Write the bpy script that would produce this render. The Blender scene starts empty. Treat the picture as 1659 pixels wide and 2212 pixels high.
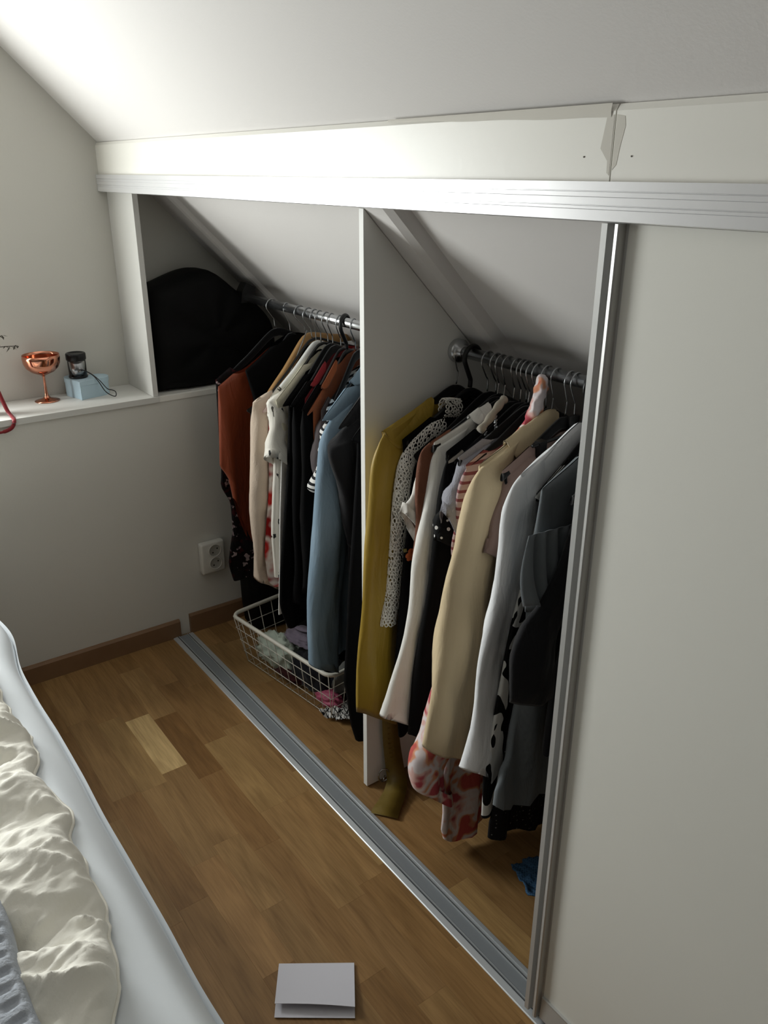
import bpy, bmesh, math, random
import numpy as np
from mathutils import Vector, Matrix

S = bpy.context.scene
COL = S.collection
PI = math.pi

# ------------------------------------------------------------------ camera
cam_d = bpy.data.cameras.new('camera')
cam_d.sensor_fit = 'HORIZONTAL'; cam_d.sensor_width = 36.0
cam_d.lens = 1769.63 / 1659.0 * 36.0
cam_d.clip_start = 0.02
cam = bpy.data.objects.new('camera', cam_d); COL.objects.link(cam)
_r = Vector((0.592, 0.806, 0.003)); _f = Vector((-0.744, 0.547, -0.384)).normalized()
_r = (_r - _f * _r.dot(_f)).normalized(); _u = _r.cross(_f)
cam.matrix_world = Matrix(((_r.x, _u.x, -_f.x, 2.341), (_r.y, _u.y, -_f.y, -0.837),
                           (_r.z, _u.z, -_f.z, 1.45), (0, 0, 0, 1)))
S.camera = cam

# ------------------------------------------------------------------ light and exposure
S.view_settings.view_transform = 'Standard'; S.view_settings.look = 'None'
S.view_settings.gamma = 1.0; S.view_settings.use_curve_mapping = False
S.view_settings.exposure = 0.17
wd = bpy.data.worlds.new('overcast_sky'); S.world = wd; wd.use_nodes = True
wd.node_tree.nodes['Background'].inputs[0].default_value = (0.80, 0.90, 1.0, 1)
wd.node_tree.nodes['Background'].inputs[1].default_value = 1.0
ld = bpy.data.lights.new('window_daylight', 'AREA'); ld.shape = 'RECTANGLE'
ld.size = 0.72; ld.size_y = 0.72; ld.energy = 28.5; ld.color = (0.97, 1.0, 0.98)
lo = bpy.data.objects.new('window_daylight', ld); COL.objects.link(lo)
lo.location = (-0.246, -0.99, 1.23)
lo.rotation_euler = Vector((1, 0, 0)).to_track_quat('-Z', 'Y').to_euler()

# ------------------------------------------------------------------ helpers
ORIG = {}

def lin(h):
    h = h.lstrip('#'); c = [int(h[i:i + 2], 16) / 255 for i in (0, 2, 4)]
    return tuple(x / 12.92 if x <= .04045 else ((x + .055) / 1.055) ** 2.4 for x in c) + (1,)

def tag(o, label=None, cat=None, group=None, kind=None):
    if label: o['label'] = label
    if cat: o['category'] = cat
    if group: o['group'] = group
    if kind: o['kind'] = kind
    return o

def thing(name, label, cat, loc, group=None):
    o = bpy.data.objects.new(name, None); COL.objects.link(o)
    o.location = loc; o.empty_display_size = .05
    ORIG[o] = Vector(loc)
    return tag(o, label, cat, group)

def mobj(name, v, f, mat, parent=None, smooth=True, label=None, loc=None):
    """one mesh object from world-space vertices"""
    base = ORIG[parent] if parent else Vector(loc if loc else (0, 0, 0))
    arr = np.asarray(v, dtype=float) - np.array(base)
    me = bpy.data.meshes.new(name)
    me.from_pydata(arr.tolist(), [], [tuple(int(i) for i in q) for q in f])
    if smooth:
        me.polygons.foreach_set('use_smooth', [True] * len(me.polygons))
    me.materials.append(mat); me.update()
    o = bpy.data.objects.new(name, me); COL.objects.link(o)
    if parent: o.parent = parent
    else: o.location = base
    ORIG[o] = Vector(base)
    if label: o['label'] = label
    return o

def bmobj(name, bm, mat, parent=None, smooth=False, label=None, loc=None):
    bmesh.ops.recalc_face_normals(bm, faces=bm.faces)
    base = ORIG[parent] if parent else Vector(loc if loc else (0, 0, 0))
    bmesh.ops.translate(bm, vec=-base, verts=bm.verts)
    me = bpy.data.meshes.new(name); bm.to_mesh(me); bm.free()
    if smooth:
        me.polygons.foreach_set('use_smooth', [True] * len(me.polygons))
    me.materials.append(mat)
    o = bpy.data.objects.new(name, me); COL.objects.link(o)
    if parent: o.parent = parent
    else: o.location = base
    ORIG[o] = Vector(base)
    if label: o['label'] = label
    return o

def add_box(bm, a, b, bev=0):
    a = Vector(a); b = Vector(b)
    vs = [bm.verts.new((x, y, z)) for x in (a.x, b.x) for y in (a.y, b.y) for z in (a.z, b.z)]
    fs = [(0, 1, 3, 2), (4, 6, 7, 5), (0, 4, 5, 1), (2, 3, 7, 6), (0, 2, 6, 4), (1, 5, 7, 3)]
    faces = [bm.faces.new([vs[i] for i in f]) for f in fs]
    if bev:
        es = set(e for f in faces for e in f.edges)
        bmesh.ops.bevel(bm, geom=list(es), offset=bev, segments=2, profile=.6, affect='EDGES')

def box(name, a, b, mat, parent=None, bev=0, label=None, loc=None):
    bm = bmesh.new(); add_box(bm, a, b, bev)
    return bmobj(name, bm, mat, parent, label=label, loc=loc)

def prism(bm, poly, lo, hi, axis):
    """poly: 2-D outline, extruded along axis from lo to hi (other two axes in order)"""
    def mk(p, t):
        if axis == 0: return (t, p[0], p[1])
        if axis == 1: return (p[0], t, p[1])
        return (p[0], p[1], t)
    A = [bm.verts.new(mk(p, lo)) for p in poly]; B = [bm.verts.new(mk(p, hi)) for p in poly]
    n = len(poly)
    bm.faces.new(A); bm.faces.new(B[::-1])
    for i in range(n): bm.faces.new([A[i], B[i], B[(i + 1) % n], A[(i + 1) % n]])

def tube_vf(pts, r, seg=8, closed=False, flat=1.0):
    pts = [Vector(p) for p in pts]; n = len(pts)
    rr = r if isinstance(r, (list, tuple)) else [r] * n
    V = []; F = []; prev = None
    for i, p in enumerate(pts):
        if closed: t = pts[(i + 1) % n] - pts[i - 1]
        else: t = pts[min(i + 1, n - 1)] - pts[max(i - 1, 0)]
        t.normalize()
        if prev is None:
            a = Vector((0, 0, 1)) if abs(t.z) < .9 else Vector((1, 0, 0))
            nrm = (a - t * a.dot(t)).normalized()
        else:
            nrm = (prev - t * prev.dot(t)).normalized()
        prev = nrm; b = t.cross(nrm)
        for k in range(seg):
            an = 2 * PI * k / seg
            V.append(p + nrm * (math.cos(an) * rr[i]) + b * (math.sin(an) * rr[i] * flat))
    m = n if closed else n - 1
    for i in range(m):
        for k in range(seg):
            a = i * seg + k; b2 = i * seg + (k + 1) % seg
            c = ((i + 1) % n) * seg + (k + 1) % seg; d = ((i + 1) % n) * seg + k
            F.append((a, b2, c, d))
    if not closed:
        F.append(tuple(range(seg))[::-1]); F.append(tuple((n - 1) * seg + k for k in range(seg)))
    return V, F

class MB:
    def __init__(s): s.V = []; s.F = []
    def add(s, vf):
        o = len(s.V); s.V += [tuple(v) for v in vf[0]]; s.F += [tuple(i + o for i in f) for f in vf[1]]
        return s
    def tube(s, pts, r, seg=8, closed=False, flat=1.0): return s.add(tube_vf(pts, r, seg, closed, flat))
    def obj(s, name, mat, parent=None, smooth=True, label=None, loc=None):
        return mobj(name, s.V, s.F, mat, parent, smooth, label, loc)

def lathe_vf(prof, c, seg=40, axis='z'):
    V = []; F = []
    for r, h in prof:
        for k in range(seg):
            a = 2 * PI * k / seg
            if axis == 'z': V.append((c[0] + r * math.cos(a), c[1] + r * math.sin(a), c[2] + h))
            else: V.append((c[0] + h, c[1] + r * math.cos(a), c[2] + r * math.sin(a)))
    for i in range(len(prof) - 1):
        for k in range(seg):
            F.append((i * seg + k, i * seg + (k + 1) % seg, (i + 1) * seg + (k + 1) % seg, (i + 1) * seg + k))
    return V, F

def smooth_path(pts, n=8):
    P = [Vector(p) for p in pts]; out = []
    for i in range(len(P) - 1):
        p0 = P[max(i - 1, 0)]; p1 = P[i]; p2 = P[i + 1]; p3 = P[min(i + 2, len(P) - 1)]
        for k in range(n):
            t = k / n
            out.append(.5 * ((2 * p1) + (p2 - p0) * t + (2 * p0 - 5 * p1 + 4 * p2 - p3) * t * t + (3 * p1 - p0 - 3 * p2 + p3) * t ** 3))
    out.append(P[-1]); return out

def noise2(x, y, seed, octs=4):
    """cheap smooth value noise on numpy arrays"""
    rs = np.random.RandomState(seed); tot = np.zeros_like(x); amp = 1.0; nrm = 0
    for o in range(octs):
        T = rs.rand(64, 64)
        xi = np.floor(x).astype(int); yi = np.floor(y).astype(int)
        fx = x - xi; fy = y - yi; fx = fx * fx * (3 - 2 * fx); fy = fy * fy * (3 - 2 * fy)
        g = lambda a, b: T[a % 64, b % 64]
        v = (g(xi, yi) * (1 - fx) + g(xi + 1, yi) * fx) * (1 - fy) + (g(xi, yi + 1) * (1 - fx) + g(xi + 1, yi + 1) * fx) * fy
        tot += amp * v; nrm += amp; amp *= .5; x = x * 2.03; y = y * 2.03
    return tot / nrm

def grid_faces(nu, nv, wrap=False):
    """vertex index = i*nu + j ; i rows (nv), j columns (nu)"""
    F = []
    for i in range(nv - 1):
        for j in range(nu if wrap else nu - 1):
            j2 = (j + 1) % nu
            F.append((i * nu + j, i * nu + j2, (i + 1) * nu + j2, (i + 1) * nu + j))
    return F

# ------------------------------------------------------------------ materials
def new_mat(name):
    m = bpy.data.materials.new(name); m.use_nodes = True
    nt = m.node_tree; b = nt.nodes['Principled BSDF']
    return m, nt, b

def bump(nt, b, scale, strength, dist=.002, detail=4, src=None, stretch=None):
    tc = nt.nodes.new('ShaderNodeTexCoord'); vec = tc.outputs['Object']
    if stretch:
        mp = nt.nodes.new('ShaderNodeMapping'); mp.inputs['Scale'].default_value = stretch
        nt.links.new(vec, mp.inputs['Vector']); vec = mp.outputs['Vector']
    if src is None:
        n = nt.nodes.new('ShaderNodeTexNoise'); n.inputs['Scale'].default_value = scale
        n.inputs['Detail'].default_value = detail
        nt.links.new(vec, n.inputs['Vector']); src = n.outputs['Fac']
    bp = nt.nodes.new('ShaderNodeBump'); bp.inputs['Strength'].default_value = strength
    bp.inputs['Distance'].default_value = dist
    nt.links.new(src, bp.inputs['Height']); nt.links.new(bp.outputs['Normal'], b.inputs['Normal'])
    return src

def plain(name, hexc, rough=.6, metal=0.0, bmp=None, spec=None, sheen=0, var=None):
    m, nt, b = new_mat(name)
    b.inputs['Base Color'].default_value = lin(hexc); b.inputs['Roughness'].default_value = rough
    b.inputs['Metallic'].default_value = metal
    if spec is not None: b.inputs['Specular IOR Level'].default_value = spec
    if sheen: b.inputs['Sheen Weight'].default_value = sheen
    if bmp: bump(nt, b, *bmp)
    if var:                                                   # gentle colour variation: (hex2, scale)
        tc = nt.nodes.new('ShaderNodeTexCoord'); n = nt.nodes.new('ShaderNodeTexNoise')
        n.inputs['Scale'].default_value = var[1]; nt.links.new(tc.outputs['Object'], n.inputs['Vector'])
        mx = nt.nodes.new('ShaderNodeMix'); mx.data_type = 'RGBA'
        mx.inputs[6].default_value = lin(hexc); mx.inputs[7].default_value = lin(var[0])
        nt.links.new(n.outputs['Fac'], mx.inputs[0]); nt.links.new(mx.outputs[2], b.inputs['Base Color'])
    return m

def wrinkle(m, strength=.55, scale=(26, 26, 7), dist=.010):
    """soft vertical creases chained in front of the weave bump"""
    nt = m.node_tree; b = nt.nodes['Principled BSDF']
    tc = nt.nodes.new('ShaderNodeTexCoord'); mp = nt.nodes.new('ShaderNodeMapping'); mp.inputs['Scale'].default_value = scale
    nt.links.new(tc.outputs['Object'], mp.inputs['Vector'])
    n = nt.nodes.new('ShaderNodeTexNoise'); n.inputs['Scale'].default_value = 1; n.inputs['Detail'].default_value = 3; n.inputs['Distortion'].default_value = .6
    nt.links.new(mp.outputs['Vector'], n.inputs['Vector'])
    bp = nt.nodes.new('ShaderNodeBump'); bp.inputs['Strength'].default_value = strength; bp.inputs['Distance'].default_value = dist
    nt.links.new(n.outputs['Fac'], bp.inputs['Height'])
    old = b.inputs['Normal'].links
    if old:
        prev = old[0].from_node; nt.links.new(bp.outputs['Normal'], prev.inputs['Normal'])
    else: nt.links.new(bp.outputs['Normal'], b.inputs['Normal'])
    return m

def cloth(name, hexc, rough=.85, weave=900, st=.25, var=None):
    return wrinkle(plain(name, hexc, rough, bmp=(weave, st, .0008, 2), spec=.2, sheen=.1, var=var))

def pattern(name, base, cols, kind, scale, thr=.25, rough=.8, rnd=1.0, stretch=(1, 1, 1)):
    """printed cloth: base colour with spots / stripes / zebra / plaid in cols"""
    m, nt, b = new_mat(name); b.inputs['Roughness'].default_value = rough
    b.inputs['Specular IOR Level'].default_value = .2
    tc = nt.nodes.new('ShaderNodeTexCoord'); mp = nt.nodes.new('ShaderNodeMapping')
    mp.inputs['Scale'].default_value = stretch; nt.links.new(tc.outputs['Object'], mp.inputs['Vector'])
    def ramp(src, stops, interp='CONSTANT'):
        r = nt.nodes.new('ShaderNodeValToRGB'); r.color_ramp.interpolation = interp
        els = r.color_ramp.elements
        while len(els) < len(stops): els.new(.5)
        for e, (p, c) in zip(els, stops): e.position = p; e.color = lin(c)
        nt.links.new(src, r.inputs['Fac']); return r.outputs['Color']
    if kind in ('spots', 'flowers'):
        v = nt.nodes.new('ShaderNodeTexVoronoi'); v.inputs['Scale'].default_value = scale
        v.inputs['Randomness'].default_value = rnd
        vec = mp.outputs['Vector']
        if kind == 'flowers':
            n = nt.nodes.new('ShaderNodeTexNoise'); n.inputs['Scale'].default_value = scale * 1.7
            nt.links.new(vec, n.inputs['Vector'])
            ad = nt.nodes.new('ShaderNodeMix'); ad.data_type = 'VECTOR'; ad.inputs[0].default_value = .12 if scale < 20 else .03
            nt.links.new(vec, ad.inputs[4]); nt.links.new(n.outputs['Color'], ad.inputs[5]); vec = ad.outputs[1]
        nt.links.new(vec, v.inputs['Vector'])
        sep = nt.nodes.new('ShaderNodeSeparateColor'); nt.links.new(v.outputs['Color'], sep.inputs[0])
        k = len(cols); pc = ramp(sep.outputs[0], [(i / k, c) for i, c in enumerate(cols)])
        lt = nt.nodes.new('ShaderNodeMath'); lt.operation = 'LESS_THAN'; lt.inputs[1].default_value = thr
        nt.links.new(v.outputs['Distance'], lt.inputs[0])
        mx = nt.nodes.new('ShaderNodeMix'); mx.data_type = 'RGBA'; mx.inputs[6].default_value = lin(base)
        nt.links.new(lt.outputs[0], mx.inputs[0]); nt.links.new(pc, mx.inputs[7]); out = mx.outputs[2]
    elif kind == 'blotch':
        n = nt.nodes.new('ShaderNodeTexNoise'); n.inputs['Scale'].default_value = scale; n.inputs['Detail'].default_value = 1.6
        n.inputs['Distortion'].default_value = .35
        nt.links.new(mp.outputs['Vector'], n.inputs['Vector'])
        k = len(cols); out = ramp(n.outputs['Fac'], [(0, base)] + [(.36 + .28 * i / max(k - 1, 1), c) for i, c in enumerate(cols)], 'EASE')
    elif kind == 'zebra':
        n = nt.nodes.new('ShaderNodeTexNoise'); n.inputs['Scale'].default_value = scale; n.inputs['Detail'].default_value = 1.5
        n.inputs['Distortion'].default_value = .8
        nt.links.new(mp.outputs['Vector'], n.inputs['Vector'])
        mm = nt.nodes.new('ShaderNodeMath'); mm.operation = 'MULTIPLY'; mm.inputs[1].default_value = 26
        nt.links.new(n.outputs['Fac'], mm.inputs[0])
        sn = nt.nodes.new('ShaderNodeMath'); sn.operation = 'SINE'; nt.links.new(mm.outputs[0], sn.inputs[0])
        gt = nt.nodes.new('ShaderNodeMath'); gt.operation = 'GREATER_THAN'; gt.inputs[1].default_value = thr
        nt.links.new(sn.outputs[0], gt.inputs[0])
        out = ramp(gt.outputs[0], [(0, base), (.5, cols[0])])
    else:                                                     # stripes (z) or plaid
        sp = nt.nodes.new('ShaderNodeSeparateXYZ'); nt.links.new(mp.outputs['Vector'], sp.inputs[0])
        def line(o):
            a = nt.nodes.new('ShaderNodeMath'); a.operation = 'MULTIPLY'; a.inputs[1].default_value = scale
            nt.links.new(o, a.inputs[0]); f = nt.nodes.new('ShaderNodeMath'); f.operation = 'FRACT'
            nt.links.new(a.outputs[0], f.inputs[0]); g = nt.nodes.new('ShaderNodeMath'); g.operation = 'LESS_THAN'
            g.inputs[1].default_value = thr; nt.links.new(f.outputs[0], g.inputs[0]); return g.outputs[0]
        if kind == 'stripes': src = line(sp.outputs[2])
        else:
            ad = nt.nodes.new('ShaderNodeMath'); ad.operation = 'MAXIMUM' if kind == 'grid' else 'ADD'
            s2 = nt.nodes.new('ShaderNodeMath'); s2.operation = 'ADD'
            nt.links.new(sp.outputs[0], s2.inputs[0]); nt.links.new(sp.outputs[2], s2.inputs[1])
            nt.links.new(line(s2.outputs[0]), ad.inputs[0]); nt.links.new(line(sp.outputs[1]), ad.inputs[1])
            dv = nt.nodes.new('ShaderNodeMath'); dv.operation = 'MULTIPLY'; dv.inputs[1].default_value = .5 if kind == 'plaid' else .9
            nt.links.new(ad.outputs[0], dv.inputs[0]); src = dv.outputs[0]
        st = [(0, base), (.3, cols[0])] + ([(.8, cols[1])] if len(cols) > 1 else [])
        out = ramp(src, st)
    nt.links.new(out, b.inputs['Base Color'])
    bump(nt, b, 800, .2, .0008, 2)
    return m

M = {}
M['wall'] = plain('white_wall_paint', '#D9D7CF', .85, bmp=(180, .12, .002, 5), spec=.25)
M['wallgrey'] = plain('fill_cutting_taupe', '#7A746A', .85)  # taupe made up for the unseen walls, dark to cut bounced fill light
M['ceil'] = plain('white_ceiling_paint', '#E0DDDA', .9, bmp=(220, .12, .002, 5), spec=.2)
M['shelf'] = plain('white_shelf_board', '#D9D8D3', .55, spec=.35)
M['panel'] = plain('white_melamine', '#EDEDE8', .5, spec=.4)
M['soffit'] = plain('white_board_paint', '#F2F0E8', .36, bmp=(60, .03, .003, 3), spec=.5)
M['filler'] = plain('dull_white_filler', '#D6D2C8', .8)
M['alu'] = plain('silver_aluminium', '#CDD1D4', .42, .45, bmp=(1200, .05, .0005, 2))
M['trackgrey'] = plain('grey_track_floor', '#868B8F', .6, .1)
M['grooveshade'] = plain('painted_groove_shade', '#3A3D40', .7)
M['rail'] = plain('white_lacquered_rail', '#E9E9EA', .32, .45)
M['doorface'] = plain('white_door_laminate', '#E9E8E0', .6, spec=.3, bmp=(500, .05, .001, 3))
M['stile'] = plain('grey_aluminium_stile', '#C4C4C2', .4, .35)
M['chrome'] = plain('chrome', '#C4C6C8', .26, 1.0)
M['steel'] = plain('steel_wire', '#A9ABAD', .25, 1.0)
M['base'] = plain('brown_baseboard', '#8A6A4C', .55, bmp=(40, .1, .001, 4), var=('#7A5B40', 14))
M['velvet'] = plain('black_velvet', '#0E0E10', .9, sheen=.2, bmp=(1500, .3, .0006, 2), spec=.1)
M['blackplastic'] = plain('black_plastic', '#121213', .35, spec=.4)
M['wood'] = plain('pale_wood', '#B48C58', .5, bmp=(60, .05, .001, 4), var=('#9C7646', 30))
M['whiteplastic'] = plain('white_plastic', '#E4E4E0', .4)
M['copper'] = plain('copper', '#CB8A70', .14, 1.0)
M['socket'] = plain('white_socket_plastic', '#DAD8D0', .45)
M['hole'] = plain('dull_screw_hole', '#7A776E', .8)
M['dark'] = plain('dark_hole', '#15140F', .8)
M['paper'] = plain('white_paper', '#DDDCE4', .85, spec=.2)
M['heart'] = plain('powder_blue_card', '#B9D0DC', .7, spec=.25)
M['ribbon'] = plain('red_ribbon', '#8A1420', .5, sheen=.2)
M['winered'] = plain('crimson_wrap', '#8E0F26', .5)
M['leafdry'] = plain('dried_leaf', '#4B463A', .8, var=('#2E2A22', 40))
M['bag'] = plain('black_nylon_bag', '#070707', .75, bmp=(500, .2, .001, 2), spec=.2)
M['wire'] = plain('white_coated_wire', '#D2CEC2', .45)
M['sheet'] = plain('white_sheet', '#E3E8EC', .85, bmp=(700, .12, .0008, 2), spec=.2)
M['duvet'] = plain('cream_duvet', '#F6F3E8', .8, bmp=(55, .35, .006, 4), spec=.2, sheen=.1)
M['blanket'] = plain('grey_blue_blanket', '#C4C9D1', .95, bmp=(260, .5, .003, 3), spec=.1, var=('#A7ADB6', 60))

def oak():
    m, nt, b = new_mat('oak_parquet')
    b.inputs['Roughness'].default_value = .42; b.inputs['Specular IOR Level'].default_value = .35
    oi = nt.nodes.new('ShaderNodeObjectInfo'); tc = nt.nodes.new('ShaderNodeTexCoord')
    sc = nt.nodes.new('ShaderNodeVectorMath'); sc.operation = 'SCALE'; sc.inputs[0].default_value = (37, 53, 11)
    nt.links.new(oi.outputs['Random'], sc.inputs['Scale'])
    ad = nt.nodes.new('ShaderNodeVectorMath'); ad.operation = 'ADD'
    nt.links.new(tc.outputs['Object'], ad.inputs[0]); nt.links.new(sc.outputs[0], ad.inputs[1])
    mp = nt.nodes.new('ShaderNodeMapping'); mp.inputs['Scale'].default_value = (3.2, 22, 10)
    nt.links.new(ad.outputs[0], mp.inputs['Vector'])
    n1 = nt.nodes.new('ShaderNodeTexNoise'); n1.inputs['Scale'].default_value = 1.4; n1.inputs['Detail'].default_value = 5
    n1.inputs['Distortion'].default_value = .9; nt.links.new(mp.outputs['Vector'], n1.inputs['Vector'])
    mp2 = nt.nodes.new('ShaderNodeMapping'); mp2.inputs['Scale'].default_value = (14, 260, 40)
    nt.links.new(ad.outputs[0], mp2.inputs['Vector'])
    n2 = nt.nodes.new('ShaderNodeTexNoise'); n2.inputs['Scale'].default_value = 1; n2.inputs['Detail'].default_value = 3
    nt.links.new(mp2.outputs['Vector'], n2.inputs['Vector'])
    r1 = nt.nodes.new('ShaderNodeValToRGB'); r1.color_ramp.elements[0].position = .3; r1.color_ramp.elements[1].position = .72
    r1.color_ramp.elements[0].color = (.72, .68, .62, 1); r1.color_ramp.elements[1].color = (1.08, 1.06, 1.02, 1)
    nt.links.new(n1.outputs['Fac'], r1.inputs['Fac'])
    r2 = nt.nodes.new('ShaderNodeValToRGB'); r2.color_ramp.elements[0].position = .35; r2.color_ramp.elements[1].position = .6
    r2.color_ramp.elements[0].color = (.84, .82, .8, 1); r2.color_ramp.elements[1].color = (1, 1, 1, 1)
    nt.links.new(n2.outputs['Fac'], r2.inputs['Fac'])
    def mul(a, c):
        x = nt.nodes.new('ShaderNodeMix'); x.data_type = 'RGBA'; x.blend_type = 'MULTIPLY'; x.inputs[0].default_value = 1
        nt.links.new(a, x.inputs[6]); nt.links.new(c, x.inputs[7]); return x.outputs[2]
    nt.links.new(mul(mul(oi.outputs['Color'], r1.outputs['Color']), r2.outputs['Color']), b.inputs['Base Color'])
    bp = nt.nodes.new('ShaderNodeBump'); bp.inputs['Strength'].default_value = .12; bp.inputs['Distance'].default_value = .001
    nt.links.new(n2.outputs['Fac'], bp.inputs['Height']); nt.links.new(bp.outputs['Normal'], b.inputs['Normal'])
    return m
M['oak'] = oak()

def glass(name, col=(1, 1, 1, 1)):
    m, nt, b = new_mat(name); b.inputs['Base Color'].default_value = col
    b.inputs['Transmission Weight'].default_value = 1; b.inputs['Roughness'].default_value = .02; b.inputs['IOR'].default_value = 1.45
    return m
M['glass'] = glass('clear_glass')

# clothes
M['rust'] = plain('rust_satin', '#8A3A17', .5, bmp=(30, .1, .003, 3), sheen=.1)
M['darkfloral'] = pattern('dark_floral_print', '#0C090B', ['#2A0B10', '#8B7A80', '#1B1013', '#3A0F14', '#140C0E', '#A08F90'], 'flowers', 48, .42)
M['blackc'] = plain('black_cotton', '#070708', .85, bmp=(900, .2, .0008, 2), spec=.12)
M['black2'] = plain('black_viscose', '#060608', .8, bmp=(900, .2, .0008, 2), spec=.12)
M['blackwarm'] = cloth('brown_black_cotton', '#150F0D')
M['creamknit'] = plain('cream_pink_knit', '#CDBBA9', .9, bmp=(260, .5, .002, 2), spec=.15)
M['leafprint'] = pattern('white_leaf_print', '#E4E0D6', ['#3B3B3B', '#5A5750', '#E4E0D6', '#E4E0D6', '#E4E0D6', '#2E2E2E'], 'flowers', 34, .27, stretch=(1.2, 1.7, .7))
M['ivory'] = cloth('ivory_viscose', '#D2CCB6', .7)
M['redwhite'] = pattern('red_white_print', '#C9A49A', ['#B3201C', '#D8CFC8', '#8E1515'], 'blotch', 16)
M['darkred'] = cloth('dark_red_cotton', '#5A0E12')
M['whitec'] = cloth('white_cotton', '#E6E5E2')
M['redc'] = cloth('red_cotton', '#8E2B30')
M['rustc'] = cloth('rust_knit', '#8A4A2A')
M['greybrown'] = cloth('grey_brown_jersey', '#4A4344')
M['bwstripe'] = pattern('black_white_stripes', '#DAD8D4', ['#15161A'], 'stripes', 70, .45)
M['denim'] = plain('light_denim', '#8C9FAE', .85, bmp=(900, .4, .001, 2), spec=.15, var=('#6F8698', 9))
M['charc'] = cloth('charcoal_cotton', '#17171A')
M['mustard'] = plain('mustard_satin', '#A88A24', .5, bmp=(40, .08, .002, 3), sheen=.1, var=('#957818', 8))
M['deepmustard'] = plain('deep_mustard_satin', '#7A6522', .5, bmp=(60, .15, .004, 3), var=('#5E4C18', 30))  # darker, browner copy of the mustard satin, for the sash
M['lace'] = plain('white_crochet_lace', '#EFECE4', .9)
M['brownrib'] = plain('brown_rib_knit', '#6B402C', .9, bmp=(300, .5, .002, 2))
M['whitesatin'] = plain('soft_white_satin', '#DEDAD2', .6)
M['offwhite'] = cloth('off_white_crepe', '#ECEAE4', .75)
M['taupe'] = cloth('taupe_satin', '#A49C8E', .6)
M['polka'] = pattern('black_polka_dots', '#0A0A0C', ['#E0DEDA'], 'spots', 62, .24, rnd=.15)
M['greyknit'] = plain('light_grey_rib_knit', '#9A9AA2', .9, bmp=(380, .6, .002, 2), spec=.1)
M['pinkstripe'] = pattern('pink_red_stripes', '#B9A09C', ['#82484A'], 'stripes', 60, .35)
M['coral'] = pattern('coral_floral_print', '#A8425E', ['#BE5560', '#E2B8B0', '#E8DEDE', '#E2D6D8', '#DA9A78', '#C25A54'], 'blotch', 20)
M['beige'] = cloth('beige_cotton', '#DAC7A4', .85, 700, .3, var=('#D0BC97', 7))
M['mauve'] = cloth('mauve_brown_jersey', '#8C756C', .85)
M['zebra'] = pattern('zebra_print', '#D8D8D4', ['#0E0E10'], 'zebra', 11, -.1)
M['sweat'] = plain('pale_grey_sweat_cloth', '#ECEEF0', .9, bmp=(700, .3, .001, 2), spec=.15)
M['darkgrey'] = cloth('dark_grey_jersey', '#70767A', .85)
M['slate'] = cloth('slate_jersey', '#363D42', .85)
M['dotblack'] = pattern('black_speckle_print', '#08080A', ['#6A6A6A'], 'spots', 95, .16, rnd=.9)
M['mint'] = plain('pale_mint_tulle', '#C2CDBF', .8)
M['lilac'] = cloth('grey_lilac_cotton', '#7C7280')
M['navy'] = cloth('navy_black_cotton', '#12121A')
M['pink'] = plain('pink_satin', '#B0526E', .6)
M['maroon'] = cloth('maroon_cotton', '#3A1416')
M['greyc'] = cloth('grey_cotton', '#5C5C58')
M['check'] = pattern('white_black_check', '#D6D4D0', ['#17171A', '#17171A'], 'grid', 90, .22)
M['plaid'] = pattern('blue_plaid', '#38597A', ['#46698A', '#294660'], 'plaid', 150, .5)
M['embro'] = plain('orange_embroidery', '#A8562A', .8)
M['embroleaf'] = plain('olive_embroidery', '#6E6A3C', .8)
for k_ in ('rust', 'creamknit', 'denim', 'mustard', 'brownrib', 'whitesatin', 'greyknit', 'sweat', 'coral', 'zebra', 'leafprint', 'darkfloral', 'polka', 'dotblack', 'redwhite'): wrinkle(M[k_])

# ------------------------------------------------------------------ room shell
YB = 0.95            # knee wall behind the clothes
def roof(y): return 1.54 - y
bm = bmesh.new()
W0, W1, WZ0, WZ1 = -1.42, -0.56, 0.84, 1.62          # window opening in the gable
XG = -0.20
prism(bm, [(-3.3, -.02), (YB, -.02), (YB, .806), (-3.3, .806)], -.34, 0.0, 0)
def gable(y0, y1, z0, z1=None):
    if z1 is None:
        pts = [(y0, z0), (y1, z0), (y1, min(roof(y1), 2.5))]
        if y1 > -.96 > y0: pts.append((-.96, 2.5))
        if y0 < -2.3 < y1: pts.append((-2.3, 2.5))
        pts.append((y0, min(roof(y0), 2.5) if y0 > -2.3 else 4.8 + y0))
    else:
        pts = [(y0, z0), (y1, z0), (y1, z1), (y0, z1)]
    prism(bm, pts, -.34, XG, 0)
gable(W1, YB - .0, .806 if False else .590); gable(-3.3, W0, .806); gable(W0, W1, .806, WZ0)
prism(bm, [(W0, WZ1), (W1, WZ1), (W1, roof(W1)), (-.96, 2.5), (W0, 2.5)], -.34, XG, 0)
tag(bmobj('wall_left', bm, M['wall']), 'white gable wall with the deep shelf ledge', None, None, 'structure')
bm = bmesh.new(); prism(bm, [(YB, -.02), (YB + .1, -.02), (YB + .1, .6), (YB, .59)], -.34, 4.3, 0)
tag(bmobj('wall_back', bm, M['wall']), None, None, None, 'structure')
bm = bmesh.new(); prism(bm, [(-3.4, -.02), (-3.3, -.02), (-3.3, 1.5), (-3.4, 1.5)], -.34, 4.3, 0)
tag(bmobj('wall_front', bm, M['wallgrey']), None, None, None, 'structure')
bm = bmesh.new(); prism(bm, [(-3.4, -.02), (YB + .1, -.02), (YB + .1, .5), (-.96, 2.5), (-2.3, 2.5), (-3.4, 1.4)], 4.2, 4.3, 0)
tag(bmobj('wall_right', bm, M['wallgrey']), None, None, None, 'structure')
bm = bmesh.new()
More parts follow.
